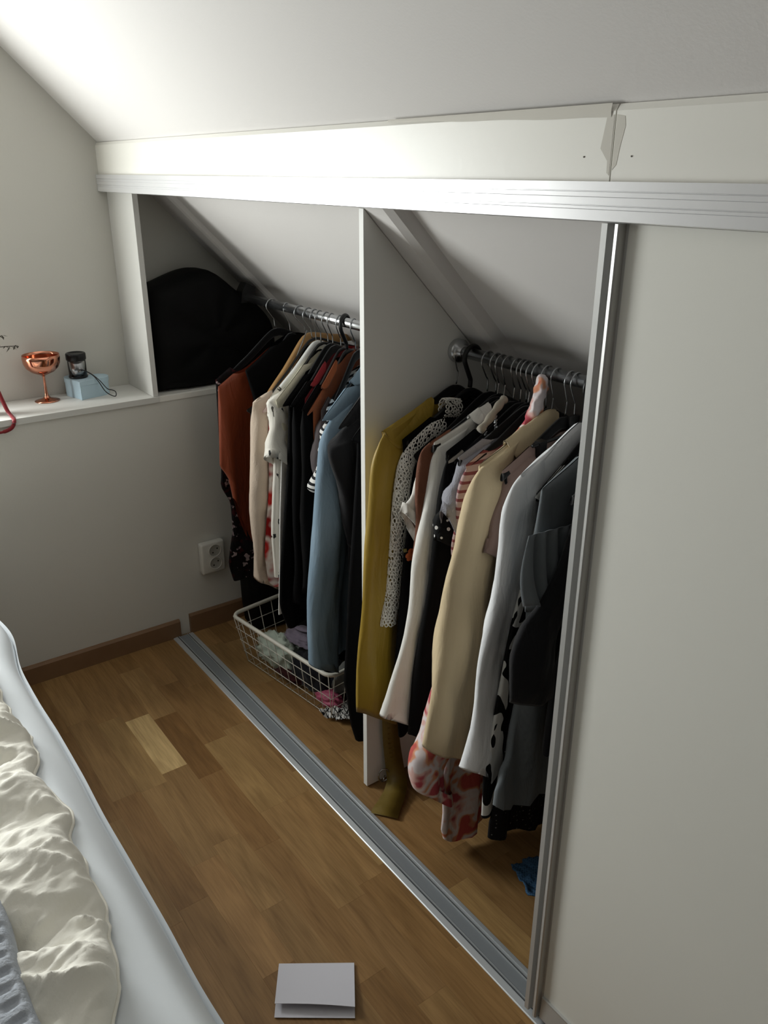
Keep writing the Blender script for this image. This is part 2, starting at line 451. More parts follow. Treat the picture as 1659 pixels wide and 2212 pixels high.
prism(bm, [(YB + .1, .49), (-.96, 2.5), (-2.3, 2.5), (-3.4, 1.4), (-3.4, 1.54), (-2.36, 2.64), (-.9, 2.64), (YB + .1, .63)], -.34, 4.3, 0)
tag(bmobj('ceiling', bm, M['ceil']), 'white sloping attic ceiling', None, None, 'structure')
# window in the gable
wf = bmesh.new()
for a, b in (((-.31, W0, WZ0), (-.25, W0 + .06, WZ1)), ((-.31, W1 - .06, WZ0), (-.25, W1, WZ1)),
             ((-.31, W0, WZ0), (-.25, W1, WZ0 + .06)), ((-.31, W0, WZ1 - .06), (-.25, W1, WZ1)),
             ((-.30, -1.01, WZ0), (-.26, -.97, WZ1))):
    add_box(wf, a, b, .004)
wo = tag(bmobj('window_1', wf, M['panel']), None, None, None, 'structure')
box('pane', (-.283, W0 + .05, WZ0 + .05), (-.278, W1 - .05, WZ1 - .05), M['glass'], wo)

# floor: a base slab with every parquet strip on it
fl = box('floor', (-.34, -3.3, -.08), (4.2, YB, -.012), plain('dark_joint', '#5A4028', .9))
tag(fl, 'oak strip parquet floor', None, None, 'structure')
rng = random.Random(11)
def plank(x0, x1, y0, y1, col):
    bm = bmesh.new(); g = .00005
    add_box(bm, (x0 + g, y0 + g, -.012), (x1 - g, y1 - g, 0))
    top = [e for e in bm.edges if all(v.co.z > -.001 for v in e.verts)]
    bmesh.ops.bevel(bm, geom=top, offset=.00015, segments=1, affect='EDGES')
    c = Vector(((x0 + x1) / 2, (y0 + y1) / 2, 0))
    bmesh.ops.translate(bm, vec=-c, verts=bm.verts)
    me = bpy.data.meshes.new('plank'); bm.to_mesh(me); bm.free(); me.materials.append(M['oak'])
    o = bpy.data.objects.new('plank', me); COL.objects.link(o); o.location = c; o.parent = fl
    o.color = col
tones = ['#9A7A50', '#9F7F54', '#94734A', '#A48558', '#8C6B43', '#98774D', '#9E7C52', '#927148']
PW = .0695; Y0 = -.2905
for k in range(-14, 18):
    y0 = Y0 + k * PW; y1 = y0 + PW
    if y0 < -1.25 or y0 > YB: continue
    y1 = min(y1, YB)
    if k == 0: cuts = [0.003, .357, .627, .93, 1.16, 1.55, 1.84, 2.2, 2.6]
    elif k == 1: cuts = [0.003, .11, .395, .70, 1.0, 1.42, 1.7, 2.05, 2.55]
    elif k == 2: cuts = [0.003, .25, .58, .90, 1.25, 1.52, 1.9, 2.3, 2.6]
    elif k == -1: cuts = [0.003, .32, .66, .96, 1.3, 1.63, 2.0, 2.3, 2.6]
    else:
        cuts = [.003]; x = rng.uniform(.08, .4)
        while x < 2.55: cuts.append(x); x += rng.uniform(.24, .44)
        cuts.append(2.6)
    for i in range(len(cuts) - 1):
        c = lin(rng.choice(tones)); j = rng.uniform(.9, 1.1)
        j *= 1.10; c = (c[0] * j, c[1] * j, c[2] * j, 1)
        if k == 0 and i == 1: c = lin('#D2B582')
        if k == 1 and i == 2: c = lin('#86633A')
        plank(cuts[i], cuts[i + 1], y0, y1, c)
# floor further into the room, unseen strips beyond the planks
bm = bmesh.new(); add_box(bm, (0.003, -3.3, -.012), (4.2, -1.27, 0)); add_box(bm, (2.6, -1.27, -.012), (4.2, YB, 0))
o = bmobj('plank_field', bm, M['oak'], fl); o.color = lin('#9A7A50')

# baseboards
bm = bmesh.new(); prism(bm, [(0, 0), (.013, 0), (.013, .056), (.008, .062), (0, .062)], -3.3, .030, 1)
tag(bmobj('baseboard_left', bm, M['base']), 'brown baseboard along the gable wall', None, None, 'structure')
bm = bmesh.new(); prism(bm, [(0, 0), (.013, 0), (.013, .064), (.009, .069), (0, .069)], .066, YB, 1)
tag(bmobj('baseboard_closet', bm, M['base']), None, None, None, 'structure')

# soffit boards above the rail (one setting piece with two boards)
so = bmobj('trim_1', (lambda b: (add_box(b, (XG, .0145, 1.40), (4.2, .028, 1.505)), b)[1])(bmesh.new()), M['filler'])
tag(so, 'white boards closing the gap above the rail', None, None, 'structure')
for x0, x1 in ((XG, 1.6455), (1.6475, 4.2)):
    bm = bmesh.new(); prism(bm, [(.008, 1.438), (.016, 1.438), (.016, 1.5225), (.013, 1.5235), (.008, 1.516)], x0, x1, 0)
    bo = bmobj('board', bm, M['soffit'], so)
# filler strip smeared along the joint with the ceiling and round the board joint
V = []; n = 60
for i in range(n + 1):
    t = i / n; x = 1.20 + t * .44; h = .0005 + .0125 * (t ** .8) + .0012 * math.sin(9 * t + 1) ** 2
    V += [(x, .0076, 1.5245), (x, .0062, 1.5240 - h * .5), (x, .0076, 1.5225 - h)]
F = [(i * 3 + j, i * 3 + j + 1, i * 3 + j + 4, i * 3 + j + 3) for i in range(n) for j in range(2)]
mobj('filler_seam', V, F, M['filler'], so)
bm = bmesh.new()
prism(bm, [(1.6445, 1.512), (1.6445, 1.446), (1.6405, 1.449), (1.640, 1.462), (1.628, 1.476), (1.634, 1.511)], .0077, .009, 1)
prism(bm, [(1.6482, 1.512), (1.6482, 1.452), (1.654, 1.458), (1.657, 1.478), (1.662, 1.500), (1.66, 1.510)], .0077, .009, 1)
bmobj('filler_patch', bm, M['filler'], so)
for x in (1.6035, 1.675):
    m = MB(); m.add(lathe_vf([(0.0, 0), (.0010, 0), (.0010, .0012), (0.0, .0012)], (0, 0, 0), 10))
    v = [(x + a, .0072 + c, 1.467 + b_) for a, b_, c in m.V]
    mobj('screw_hole', v, m.F, M['hole'], so)

# top rail of the sliding doors
rl = thing('top_rail', 'long white grooved sliding-door rail under the soffit boards', 'rail', (XG, .0, 1.395))
def zz(z): return z
face = [(.0, 1.4395), (.0, 1.4292), (.0018, 1.4288), (.0018, 1.4280), (.0, 1.4276), (.0, 1.4224), (.0009, 1.4220), (.0, 1.4216),
        (.0, 1.4130), (.0018, 1.4126), (.0018, 1.4118), (.0, 1.4114), (.0, 1.4082), (.0009, 1.4078), (.0, 1.4074), (.0, 1.3950)]
poly = face + [(.004, 1.3935), (.006, 1.3950), (.006, 1.431), (.032, 1.431), (.032, 1.397), (.036, 1.397), (.036, 1.431), (.062, 1.431),
               (.062, 1.397), (.066, 1.397), (.066, 1.437), (.0, 1.4395)][:-1]
bm = bmesh.new(); prism(bm, poly, XG + .001, 4.19, 0)
bmobj('rail_profile', bm, M['rail'], rl)

# bottom track on the floor
tr = thing('floor_track', 'silver double-groove sliding-door track on the oak floor', 'track', (0, 0, 0))
tp = [(0, 0), (0, .0015), (.002, .003), (.0135, .0045), (.0145, .0045), (.0145, .0018), (.0185, .0018), (.0185, .0055), (.0205, .0055), (.0205, .0020),
      (.0485, .0020), (.0485, .0055), (.0505, .0055), (.0505, .0018), (.0545, .0018), (.0545, .0050), (.0575, .0050), (.0575, .0022), (.0605, .0022),
      (.0605, .0045), (.069, .0032), (.0705, .0015), (.0705, 0)]
bm = bmesh.new(); prism(bm, tp, .014, 4.19, 0)
bmobj('track_profile', bm, M['alu'], tr)
box('center_strip', (.0142, .0208, .0021), (4.18, .0482, .0028), M['trackgrey'], tr)
for ya, yb in ((.0147, .0183), (.0507, .0543)):
    box('groove', (.0142, ya, .0019), (4.18, yb, .0024), M['grooveshade'], tr)  # dark strip along each groove, its shade put into the colour

# closet side panel at the niche, shelf, ledge
pn = thing('side_panel', 'narrow white upright panel closing the right end of the shelf niche', 'panel', (0, .033, .824))
box('board', (XG + .001, .025, .8245), (.002, .041, 1.394), M['shelf'], pn, .0012)
sh = thing('wall_shelf', 'white shelf board along the gable wall niche', 'shelf', (0, 0, .806))
box('board', (XG + .001, -3.28, .8062), (.006, .0415, .824), M['shelf'], sh, .0012)
bm = bmesh.new(); prism(bm, [(XG, .806), (.002, .806), (.002, .821), (-.004, .823), (XG, .823)], .0425, .69, 1)
tag(bmobj('trim_2', bm, M['soffit']), 'white ledge under the black bag', None, None, 'structure')

# divider panel, cut along the roof slope
dv = thing('divider_panel', 'tall white divider panel between the two hanging bays', 'panel', (.975, .11, 0))
bm = bmesh.new(); prism(bm, [(.112, .004), (.76, .004), (.76, .737), (.118, 1.379), (.112, 1.385)], .9655, .9815, 0)
bmesh.ops.bevel(bm, geom=list(bm.edges), offset=.0008, segments=1, affect='EDGES')
bmobj('board', bm, M['panel'], dv)
# battens on the slope
def batten(name, x0, x1, d, sl):
    """board on the slope with a sloped right edge"""
    V = []
    for y in (.062, .94):
        zc = 1.541 - y; dn = d * .7071
        for x, k in ((x0, 0), (x0, 1), (x1 - sl, 1), (x1 - sl * .4, .75), (x1, 0)): V.append((x, y - dn * k, zc - dn * k))
    F = [(i, (i + 1) % 5, 5 + (i + 1) % 5, 5 + i) for i in range(5)] + [tuple(range(5))[::-1], tuple(range(5, 10))]
    return tag(mobj(name, V, F, M['ceil'], None, False), 'white batten fixed down the closet slope', None, None, 'structure')
batten('trim_3', .958, 1.072, .030, .030)
batten('trim_4', -.085, -.012, .016, .016)

# sliding door (front) with aluminium stile
dr = thing('sliding_door', 'plain white sliding door with aluminium edge profile covering the right bay', 'door', (1.647, .02, 0))
bm = bmesh.new(); prism(bm, [(1.670, .0130), (3.30, .0130), (3.30, .0250), (1.670, .0250)], .060, 1.3925, 2)
bmobj('panel', bm, M['doorface'], dr)
st = [(1.6465, .0015), (1.6555, .0015), (1.6565, .0115), (1.6670, .0125), (1.6672, .0010), (1.6722, .0002), (1.6745, .0020), (1.6750, .0125), (1.6790, .0128), (1.679, .0150),
      (1.6700, .0260), (1.6465, .0260)]
bm = bmesh.new(); prism(bm, st, .014, 1.3925, 2)
bmobj('stile', bm, M['stile'], dr)
bm = bmesh.new(); prism(bm, [(.006, .018), (.010, .062), (.008, .068), (.0125, .068), (.0155, .064), (.026, .062), (.026, .018)], 1.679, 3.30, 0)
bmobj('bottom_rail', bm, M['stile'], dr)

# rods
RY, RZ, RR = .36, 1.0865, .0125
def rod(name, label, x0, x1, ends):
    t = thing(name, label, 'rod', (x0, RY, RZ))
    m = MB(); m.tube([(x0, RY, RZ), (x1, RY, RZ)], RR, 24); m.obj('tube', M['chrome'], t)
    for x, s in ends:
        m = MB(); m.add(lathe_vf([(0, 0), (.026, 0), (.0265, s * .002), (.026, s * .012), (.022, s * .0165), (.0145, s * .018), (.0145, s * .026), (.0126, s * .027)], (x, RY, RZ), 32, 'x'))
        m.obj('flange', M['chrome'], t)
    return t
rod('clothes_rod', 'chrome clothes rod of the right bay with round end flange on the divider', .9825, 2.6, [(.9823, 1), (2.59, -1)])
t = rod('clothes_rod', 'dull chrome clothes rod of the left bay running to the gable', -.19, .9645, [(.9647, -1)])
bm = bmesh.new(); prism(bm, [(RY - .022, RZ - .014), (RY + .022, RZ - .014), (RY + .03, RZ + .030), (RY + .0, RZ + .046), (RY - .016, RZ + .02)], -.045, -.005, 0)
bmobj('bracket', bm, M['blackplastic'], t, label='black rod bracket')

# ------------------------------------------------------------------ bed
bed = thing('mattress', 'mattress under a smooth white sheet beside the closet aisle', 'bed', (1.0, -1.3, 0))
nx, prof = 160, []
EY = -.588
for k in range(5): prof.append((EY + .010 - .0015 * k, .06 + .105 * k))            # the hanging side
for k in range(8):
    a = k / 7 * PI / 2; prof.append((EY - .055 + .055 * math.cos(a), .460 + .055 * math.sin(a)))
for k in range(1, 26): prof.append((EY - .055 - k * .055, .515 + .004 * math.sin(k * .8)))
prof += [(EY - 1.46, .50), (EY - 1.47, .06)]
xs = np.linspace(.012, 2.12, nx); P = np.array(prof); npf = len(prof)
X = np.repeat(xs, npf); Y = np.tile(P[:, 0], nx); Z = np.tile(P[:, 1], nx)
bul = .016 * np.exp(-((X - .56) / .10) ** 2) * (Y > EY - .3)
near = np.clip((Y - (EY - .45)) / .45, 0, 1)
fold = noise2(X * 1.2 + Y * 2.2, Y * 12 + X * .9 + 9, 5, 3) - .5
lowf = np.sin((Y - EY) * 2 * PI / .085 + .55 * np.sin(X * 2.6) - (X - 1.0) * 1.9) * np.clip((X - .75) / .6, 0, 1)
Z = Z + (fold * .008 + lowf * .0095) * (Z > .3) * near + .006 * np.exp(-((X - .45) / .2) ** 2) * (Z > .45) * near
Y = Y + bul + (noise2(X * 4, Z * 2 + 3, 8, 2) - .5) * .008 * near + .03 * np.clip((X - 1.55) / .5, 0, 1) * near * 0
endz = np.clip((X - 2.04) / .08, 0, 1); Z = Z - .05 * endz ** 2
V = np.stack([X, Y, Z], 1); F = grid_faces(npf, nx)
F.append(tuple(range(npf))); F.append(tuple((nx - 1) * npf + k for k in range(npf))[::-1])
mobj('sheet', V, F, M['sheet'], bed)

# quilt with gathered edge
dq = thing('quilt', 'cream crinkled quilt with a wavy piped edge lying on the white sheet', 'quilt', (1.2, -1.2, .5))
ex = np.array([.05, .4, .70, .892, 1.02, 1.082, 1.135, 1.19, 1.235, 1.271, 1.305, 1.334, 1.40, 1.464, 1.50, 1.535, 1.59, 1.645, 1.70, 1.80, 2.0])
ey = np.array([-.66, -.655, -.652, -.654, -.640, -.645, -.663, -.649, -.640, -.646, -.662, -.653, -.660, -.657, -.670, -.668, -.690, -.708, -.71, -.72, -.73])
nx, ny = 460, 170
xs = np.linspace(.06, 1.98, nx); edge = np.interp(xs, ex, ey)
edge = np.convolve(np.pad(edge, 3, mode='edge'), np.ones(7) / 7, 'valid')
tt = np.linspace(0, 1, ny) ** 1.5
X = np.repeat(xs, ny); D = np.tile(tt * 1.15, nx); E_ = np.repeat(edge, ny); Y = E_ - D
seam = np.array([.16, .42, .66, .90, 1.085, 1.255, 1.475, 1.68, 1.88])
dx = np.min(np.abs((X + .10 * D)[:, None] - seam[None, :]), 1)
puff = 1 - np.exp(-(dx / .045) ** 1.3)
w1 = noise2(X * 17 + D * 9, D * 4.5 - X * 4, 21, 2); w2 = noise2(X * 9 + 3, D * 9, 22, 3); w3 = noise2(X * 46 - D * 20, D * 14 + X * 10, 23, 3)
ridge = (1 - np.abs(2 * w1 - 1)) ** 1.6; ridge3 = (1 - np.abs(2 * w3 - 1)) ** 1.5
prox = np.exp(-D / .22)
up = np.sqrt(np.clip(1 - (1 - np.clip(D / .035, 0, 1)) ** 2, 0, 1))
Z = .524 + up * (.012 + .034 * puff + .026 * (ridge - .6) * (.6 + .6 * prox) + .026 * (w2 - .5) + .011 * (ridge3 - .5) * (.4 + .6 * prox))
Y = Y + (.010 * (w2 - .5) + .010 * (ridge - .5)) * np.exp(-D / .05)
V = np.stack([X, Y, np.maximum(Z, .519)], 1)
mobj('cover', V, grid_faces(ny, nx), M['duvet'], dq)
pe = [(V[i * ny][0], V[i * ny][1] + .001, V[i * ny][2] + .001) for i in range(0, nx, 2)]
m = MB(); m.tube(pe, .0028, 6); m.obj('piping', M['duvet'], dq)

# grey textured blanket with ribbed border
bk = thing('blanket', 'grey knitted blanket with a ribbed border folded over the quilt', 'blanket', (1.4, -1.3, .56))
nx, ny = 560, 120
xs = np.linspace(.5, 1.97, nx); tt = np.linspace(0, 1, ny)
X = np.repeat(xs, ny); D = np.tile(tt ** 1.3 * .9, nx)
Y = -.771 - D + .004 * np.sin(X * 23)
zbase = .590 + .006 * np.sin(X * 9 + D * 6)
def dash(c, w, ph): return (np.sin(X * 2 * PI / .024 + ph) > .35) * np.exp(-((D - c) / w) ** 4)
rib = dash(.022, .010, 0) + dash(.055, .010, 1.2)
knit = noise2(X * 70, Y * 70, 31, 3)
Z = zbase - .034 * (1 - np.sqrt(np.clip(1 - (1 - np.clip(D / .016, 0, 1)) ** 2, 0, 1))) - .0050 * rib + .004 * (knit - .5) + .008 * (knit - .5) * np.clip((D - .085) / .01, 0, 1)
mobj('knit', np.stack([X, Y, Z], 1), grid_faces(ny, nx), M['blanket'], bk)

# folded paper on the floor
pp = thing('folded_paper', 'folded sheet of white paper lying on the oak floor', 'paper', (1.38, -.29, 0))
c4 = [(1.292, -.320), (1.378, -.199), (1.473, -.262), (1.384, -.382)]
def flap(z0, dz, pts, t=.0006, n=10):
    V = []
    a, b, c, d = [np.array(p) for p in pts]
    for i in range(n + 1):
        for j in range(n + 1):
            u, v = i / n, j / n
            p = (a * (1 - u) + b * u) * (1 - v) + (d * (1 - u) + c * u) * v
            V.append((p[0], p[1], z0 + dz(u, v)))
    k = len(V); V += [(x, y, z + t) for x, y, z in V]
    F = [tuple(reversed(f)) for f in grid_faces(n + 1, n + 1)] + [tuple(q + k for q in f) for f in grid_faces(n + 1, n + 1)]
    N = n + 1
    rim = [i for i in range(N)] + [i * N + n for i in range(1, N)] + [n * N + j for j in range(n - 1, -1, -1)] + [i * N for i in range(n - 1, 0, -1)]
    F += [(rim[q], rim[(q + 1) % len(rim)], rim[(q + 1) % len(rim)] + k, rim[q] + k) for q in range(len(rim))]
    return V, F
v, f = flap(.0006, lambda u, v: .0002 + .002 * v * v, c4); mobj('lower_leaf', v, f, M['paper'], pp, False)
c5 = [(1.292, -.320), (1.378, -.199), (1.463, -.255), (1.369, -.372)]
v, f = flap(.003, lambda u, v: .001 + .012 * v + .003 * math.sin(u * 3) * v, c5); mobj('upper_leaf', v, f, M['paper'], pp, False)

# ------------------------------------------------------------------ things on the niche shelf
ZS = .8242
cp = thing('coupe_glass', 'copper coupe glass on a slim stem on the niche shelf', 'glass', (-.140, -.243, ZS))
pr_out = [(0, .0), (.0345, .0), (.0352, .0012), (.024, .0040), (.011, .0085), (.0060, .016), (.0042, .026), (.0036, .05), (.0036, .070), (.005, .075), (.014, .079),
          (.032, .087), (.045, .099), (.0505, .112), (.0520, .126), (.0512, .136)]
pr_in = [(.0503, .136), (.0509, .126), (.0493, .112), (.044, .100), (.031, .0885), (.013, .081), (0, .079)]
m = MB(); m.add(lathe_vf(pr_out + pr_in, (-.140, -.243, ZS), 48)); m.obj('bowl_and_stem', M['copper'], cp)

hb = thing('heart_box', 'powder blue heart-shaped card box on the niche shelf', 'box', (-.13, -.125, ZS))
def heart(n=64, s=1.0):
    out = []
    for k in range(n):
        t = 2 * PI * k / n
        hx = .98 * math.sin(t) ** 3; hy = (13 * math.cos(t) - 5 * math.cos(2 * t) - 2 * math.cos(3 * t) - math.cos(4 * t)) / 16.5
        # point of the heart towards the room, turned a little
        a = math.radians(60); px, py = hx * .066 * s, (hy + .02) * .066 * s
        out.append((-.137 + px * math.cos(a) - py * math.sin(a), -.128 + px * math.sin(a) + py * math.cos(a)))
    return out
bm = bmesh.new(); prism(bm, heart(s=.97), ZS, ZS + .040, 2); bmobj('base', bm, M['heart'], hb)
bm = bmesh.new(); prism(bm, heart(), ZS + .0405, ZS + .054, 2)
bmesh.ops.bevel(bm, geom=[e for e in bm.edges if all(v.co.z > ZS + .053 for v in e.verts)], offset=.001, segments=1, affect='EDGES')
bmobj('lid', bm, M['heart'], hb)
jc = (-.150, -.142, ZS + .0545)
jr = thing('glass_jar', 'small clear jar with a ridged black lid and black cord on the blue box', 'jar', jc)
m = MB(); m.add(lathe_vf([(0, .001), (.0245, .001), (.0262, .003), (.0262, .050), (.0245, .052), (.0240, .052), (.0248, .050), (.0248, .005), (0, .004)], jc, 40)); m.obj('jar_body', M['glass'], jr)
m = MB(); m.add(lathe_vf([(.0266, .0002), (.0272, .0015), (.0272, .0045), (.0266, .006), (.0263, .004), (.0263, .001)], jc, 40)); m.obj('base_band', M['blackplastic'], jr)
m = MB(); m.add(lathe_vf([(0, .0065), (.0195, .0065), (.0200, .010), (.0200, .047), (0, .047)], jc, 32)); m.obj('core', M['steel'], jr)
V, F = lathe_vf([(0, .0525), (.0272, .0525), (.0282, .055), (.0282, .0705), (.0265, .073), (.0225, .073), (.021, .0712), (0, .0712)], jc, 72)
V = [(jc[0] + (x - jc[0]) * (1.018 if (i % 72) % 3 == 0 else 1), jc[1] + (y - jc[1]) * (1.018 if (i % 72) % 3 == 0 else 1), z) for i, (x, y, z) in enumerate(V)]
mobj('lid', V, F, M['blackplastic'], jr)
cord = smooth_path([(x_, jc[1] + (y_ - jc[1]) * .80, z_) for x_, y_, z_ in [(jc[0] + .026, jc[1] + .004, ZS + .079), (jc[0] + .038, jc[1] + .012, ZS + .080), (-.103, -.106, ZS + .066), (-.082, -.090, ZS + .050), (-.060, -.076, ZS + .030),
                    (-.052, -.062, ZS + .026), (-.046, -.052, ZS + .020), (-.045, -.055, ZS + .008), (-.055, -.070, ZS + .012), (-.066, -.084, ZS + .024), (-.086, -.096, ZS + .050), (-.105, -.110, ZS + .068), (jc[0] + .034, jc[1] + .006, ZS + .082), (jc[0] + .026, jc[1] - .002, ZS + .080)]], 6)
m = MB(); m.tube(cord, .0014, 6); m.obj('cord', M['blackplastic'], jr)

# crimson wrapped vase with dried sprigs and a ribbon, at the edge of the shelf
va = thing('wrapped_vase', 'crimson cylinder vase with dried sprigs and a trailing red ribbon on the shelf', 'vase', (-.085, -.415, ZS))
m = MB(); m.add(lathe_vf([(0, 0), (.021, 0), (.0225, .003), (.0225, .148), (.021, .150), (.0195, .148), (.0195, .01), (0, .01)], (-.085, -.432, ZS), 32)); m.obj('wrap', M['winered'], va)
sp = MB(); lv = MB(); rs = random.Random(4)
for i, (dx, dy, dz) in enumerate([(.0, .085, .060), (-.02, .02, .095), (.02, -.01, .10), (.015, .118, .030), (-.01, -.04, .09)]):
    b = Vector((-.085, -.432, ZS + .12)); e = Vector((-.085 + dx, -.432 + dy, ZS + .15 + dz))
    pth = smooth_path([b, b + Vector((0, .002, .035)), (b + e) / 2 + Vector((0, 0, .03)), e], 5); sp.tube(pth, .0011, 5)
    for k in range(6, len(pth)):
        for q in (0, 1):
            p = pth[k]; a = rs.uniform(0, 6.28); d = Vector((math.cos(a), math.sin(a) * .9, rs.uniform(-1.1, .3))).normalized(); s_ = Vector((d.y, -d.x, .2)).normalized()
            L, w = rs.uniform(.012, .022), .0035
            lv.add(([p, p + d * L * .4 + s_ * w, p + d * L, p + d * L * .4 - s_ * w, p + d * L * .45 + Vector((0, 0, .0015))], [(0, 1, 4), (1, 2, 4), (2, 3, 4), (3, 0, 4)]))
sp.obj('stem', M['leafdry'], va); lo_ = lv.obj('leaves', M['leafdry'], va); lo_['kind'] = 'stuff'
rp = smooth_path([(-.062, -0.418, ZS + .105), (-.056, -0.404, ZS + .100), (-.050, -0.391, ZS + .075), (-.044, -0.384, ZS + .045), (-.036, -0.376, ZS + .012), (-.016, -0.372, ZS + .003), (.0085, -0.373, ZS - .002), (.0120, -0.378, ZS - .016), (.0115, -0.391, ZS - .026), (.0115, -0.418, ZS - .030), (.0115, -0.456, ZS - .024)], 6)
V = []; F = []
for i, p in enumerate(rp):
    t = (rp[min(i + 1, len(rp) - 1)] - rp[max(i - 1, 0)]).normalized(); w = Vector((.2, 1, .0)) if i < 40 else Vector((.0, .3, 1)); w = (w - t * w.dot(t)).normalized() * (.0052 if 3 < i < 52 else .0035)
    nn = t.cross(w).normalized() * .0005
    V += [p - w + nn, p + w + nn, p + w - nn, p - w - nn]
for i in range(len(rp) - 1):
    for k in range(4): F.append((i * 4 + k, i * 4 + (k + 1) % 4, i * 4 + 4 + (k + 1) % 4, i * 4 + 4 + k))
mobj('ribbon', V, F, M['ribbon'], va)

# ------------------------------------------------------------------ wall socket
so2 = thing('wall_socket', 'white surface-mounted double wall socket on the gable wall', 'socket', (0, .165, .265))
bm = bmesh.new(); add_box(bm, (.0005, .120, .207), (.028, .204, .318), .007)
bmobj('housing', bm, M['socket'], so2, True)
for cz in (.288, .242):
    m = MB(); m.add(lathe_vf([(.0215, .0), (.0225, .0016), (.0212, .0020), (.0200, .0008)], (.0283, .168, cz), 32, 'x')); k = m.obj('outlet', M['socket'], so2)
    m = MB(); m.add(lathe_vf([(.0200, .0008), (.0190, .0004), (0, .0004)], (.0283, .168, cz), 32, 'x')); m.obj('recess', plain('socket_recess', '#A8A69E', .5), k)
    m = MB()
    for dy, dz in ((-.008, -.006), (.008, .006)): m.add(lathe_vf([(0, .0010), (.0026, .0010), (.0026, .0005)], (.0284, .168 + dy, cz + dz), 12, 'x'))
    m.obj('pin_hole', M['dark'], k)

# ------------------------------------------------------------------ hangers
def hanger_mesh(kind):
    """local frame: origin on the rod axis, shoulders along -y (front) and +y"""
    out = {}
    R = .0195 if kind != 'thick' else .024
    rw = .0016 if kind not in ('thick',) else .0052
    top = RR + rw; cz = top - R
    hook = [(0, R * math.cos(a), cz + R * math.sin(a)) for a in [math.radians(q) for q in range(-20, 200, 12)]]
    hook = [(0, R * .93, cz - .45 * R)] + hook
    hook += [(0, -R * .85, cz - R * .55), (0, -.004, cz - R * 1.75), (0, 0, cz - R * 2.1), (0, 0, -.072)]
    m = MB(); m.tube(smooth_path(hook, 3), rw, 8); out['hook'] = m
    sh = [(0, 0), (.014, -.001), (.035, -.010), (.07, -.030), (.11, -.053), (.14, -.068), (.165, -.081), (.183, -.091)]
    zt = -.0735
    full = [(-y, z) for y, z in sh[::-1]] + sh[1:]
    th, hh = {'velvet': (.0042, .024), 'wood': (.0085, .030), 'white': (.0078, .025), 'tube': (.0036, .008), 'thick': (.004, .022), 'clip': (.003, .010)}[kind]
    m = MB()
    if kind == 'clip':
        m.tube([(0, -.125, zt - .03), (0, .125, zt - .03)], .0032, 8)
        m.add(box_vf((-.006, -.012, zt - .040), (.006, .012, zt + .004)))
    else:
        V = []; F = []; N = len(full) * 4
        pts = smooth_path([(0, y, z) for y, z in full], 4)
        for i, p in enumerate(pts):
            a = abs(p.y) / .21; h = hh * (1.0 - .55 * a ** 3); w = th * (1 - .3 * a ** 4)
            bend = -.012 * a * a if kind in ('wood', 'white') else 0
            for k in range(8):
                an = 2 * PI * (k + .5) / 8
                V.append((bend + w * math.copysign(abs(math.cos(an)) ** .6, math.cos(an)), p.y, zt + p.z - h / 2 + h / 2 * math.copysign(abs(math.sin(an)) ** .6, math.sin(an))))
        for i in range(len(pts) - 1):
            for k in range(8): F.append((i * 8 + k, i * 8 + (k + 1) % 8, i * 8 + 8 + (k + 1) % 8, i * 8 + 8 + k))
        F += [tuple(range(8)), tuple((len(pts) - 1) * 8 + k for k in range(8))]
        m.add((V, F))
    out['shoulders'] = m
    m = MB()
    if kind in ('velvet', 'tube'):
        m.tube(smooth_path([(0, -.172, zt - .092), (0, -.166, zt - .112), (0, -.145, zt - .118), (0, 0, zt - .118), (0, .145, zt - .118), (0, .166, zt - .112), (0, .172, zt - .092)], 4), .0032, 6)
        out['trouser_bar'] = m
    if kind == 'wood':
        m.tube(smooth_path([(.009, .0, -.060), (.010, -.05, -.100), (.010, -.11, -.148), (.010, -.158, -.186), (.0095, -.166, -.196), (.0, -.165, -.204), (-.008, -.150, -.200), (-.008, .15, -.200)], 5), .0016, 6)
        out['wire_clamp'] = m
    if kind == 'clip':
        for nm_, y in (('clip', -.10), ('clip.001', .10)):
            m = MB(); m.add(box_vf((-.007, y - .010, zt - .060), (.007, y + .010, zt - .024))); out[nm_] = m
    return out
def box_vf(a, b):
    V = [(x, y, z) for x in (a[0], b[0]) for y in (a[1], b[1]) for z in (a[2], b[2])]
    return V, [(0, 1, 3, 2), (4, 6, 7, 5), (0, 4, 5, 1), (2, 3, 7, 6), (0, 2, 6, 4), (1, 5, 7, 3)]
HM = {}; HN = {'velvet': 'black velvet', 'wood': 'pale wooden', 'white': 'white plastic', 'tube': 'thin black plastic', 'thick': 'broad all-black plastic', 'clip': 'black clip'}
HMAT = {'velvet': ('velvet', 'steel'), 'wood': ('wood', 'steel'), 'white': ('whiteplastic', 'steel'), 'tube': ('blackplastic', 'steel'), 'thick': ('blackplastic', 'blackplastic'), 'clip': ('blackplastic', 'steel')}
def hanger(kind, x, yaw, tilt, label, group, span=1):
    if kind not in HM:
        HM[kind] = {}
        for nm, m in hanger_mesh(kind).items():
            me = bpy.data.meshes.new(nm); me.from_pydata([tuple(v) for v in m.V], [], m.F)
            if not nm.startswith('clip'): me.polygons.foreach_set('use_smooth', [True] * len(me.polygons))
            me.materials.append(M[HMAT[kind][1 if nm in ('hook', 'wire_clamp') else 0]]); me.update(); HM[kind][nm] = me
    t = thing('clothes_hanger', label, 'hanger', (x, RY, RZ), group)
    t.rotation_euler = Matrix.Rotation(yaw, 3, 'Z').to_euler() if not tilt else (Matrix.Rotation(yaw, 3, 'Z') @ Matrix.Rotation(tilt, 3, 'X')).to_euler()
    t.scale = (1, span, 1)
    for nm, me in HM[kind].items():
        o = bpy.data.objects.new(nm, me); COL.objects.link(o); o.parent = t
    return t

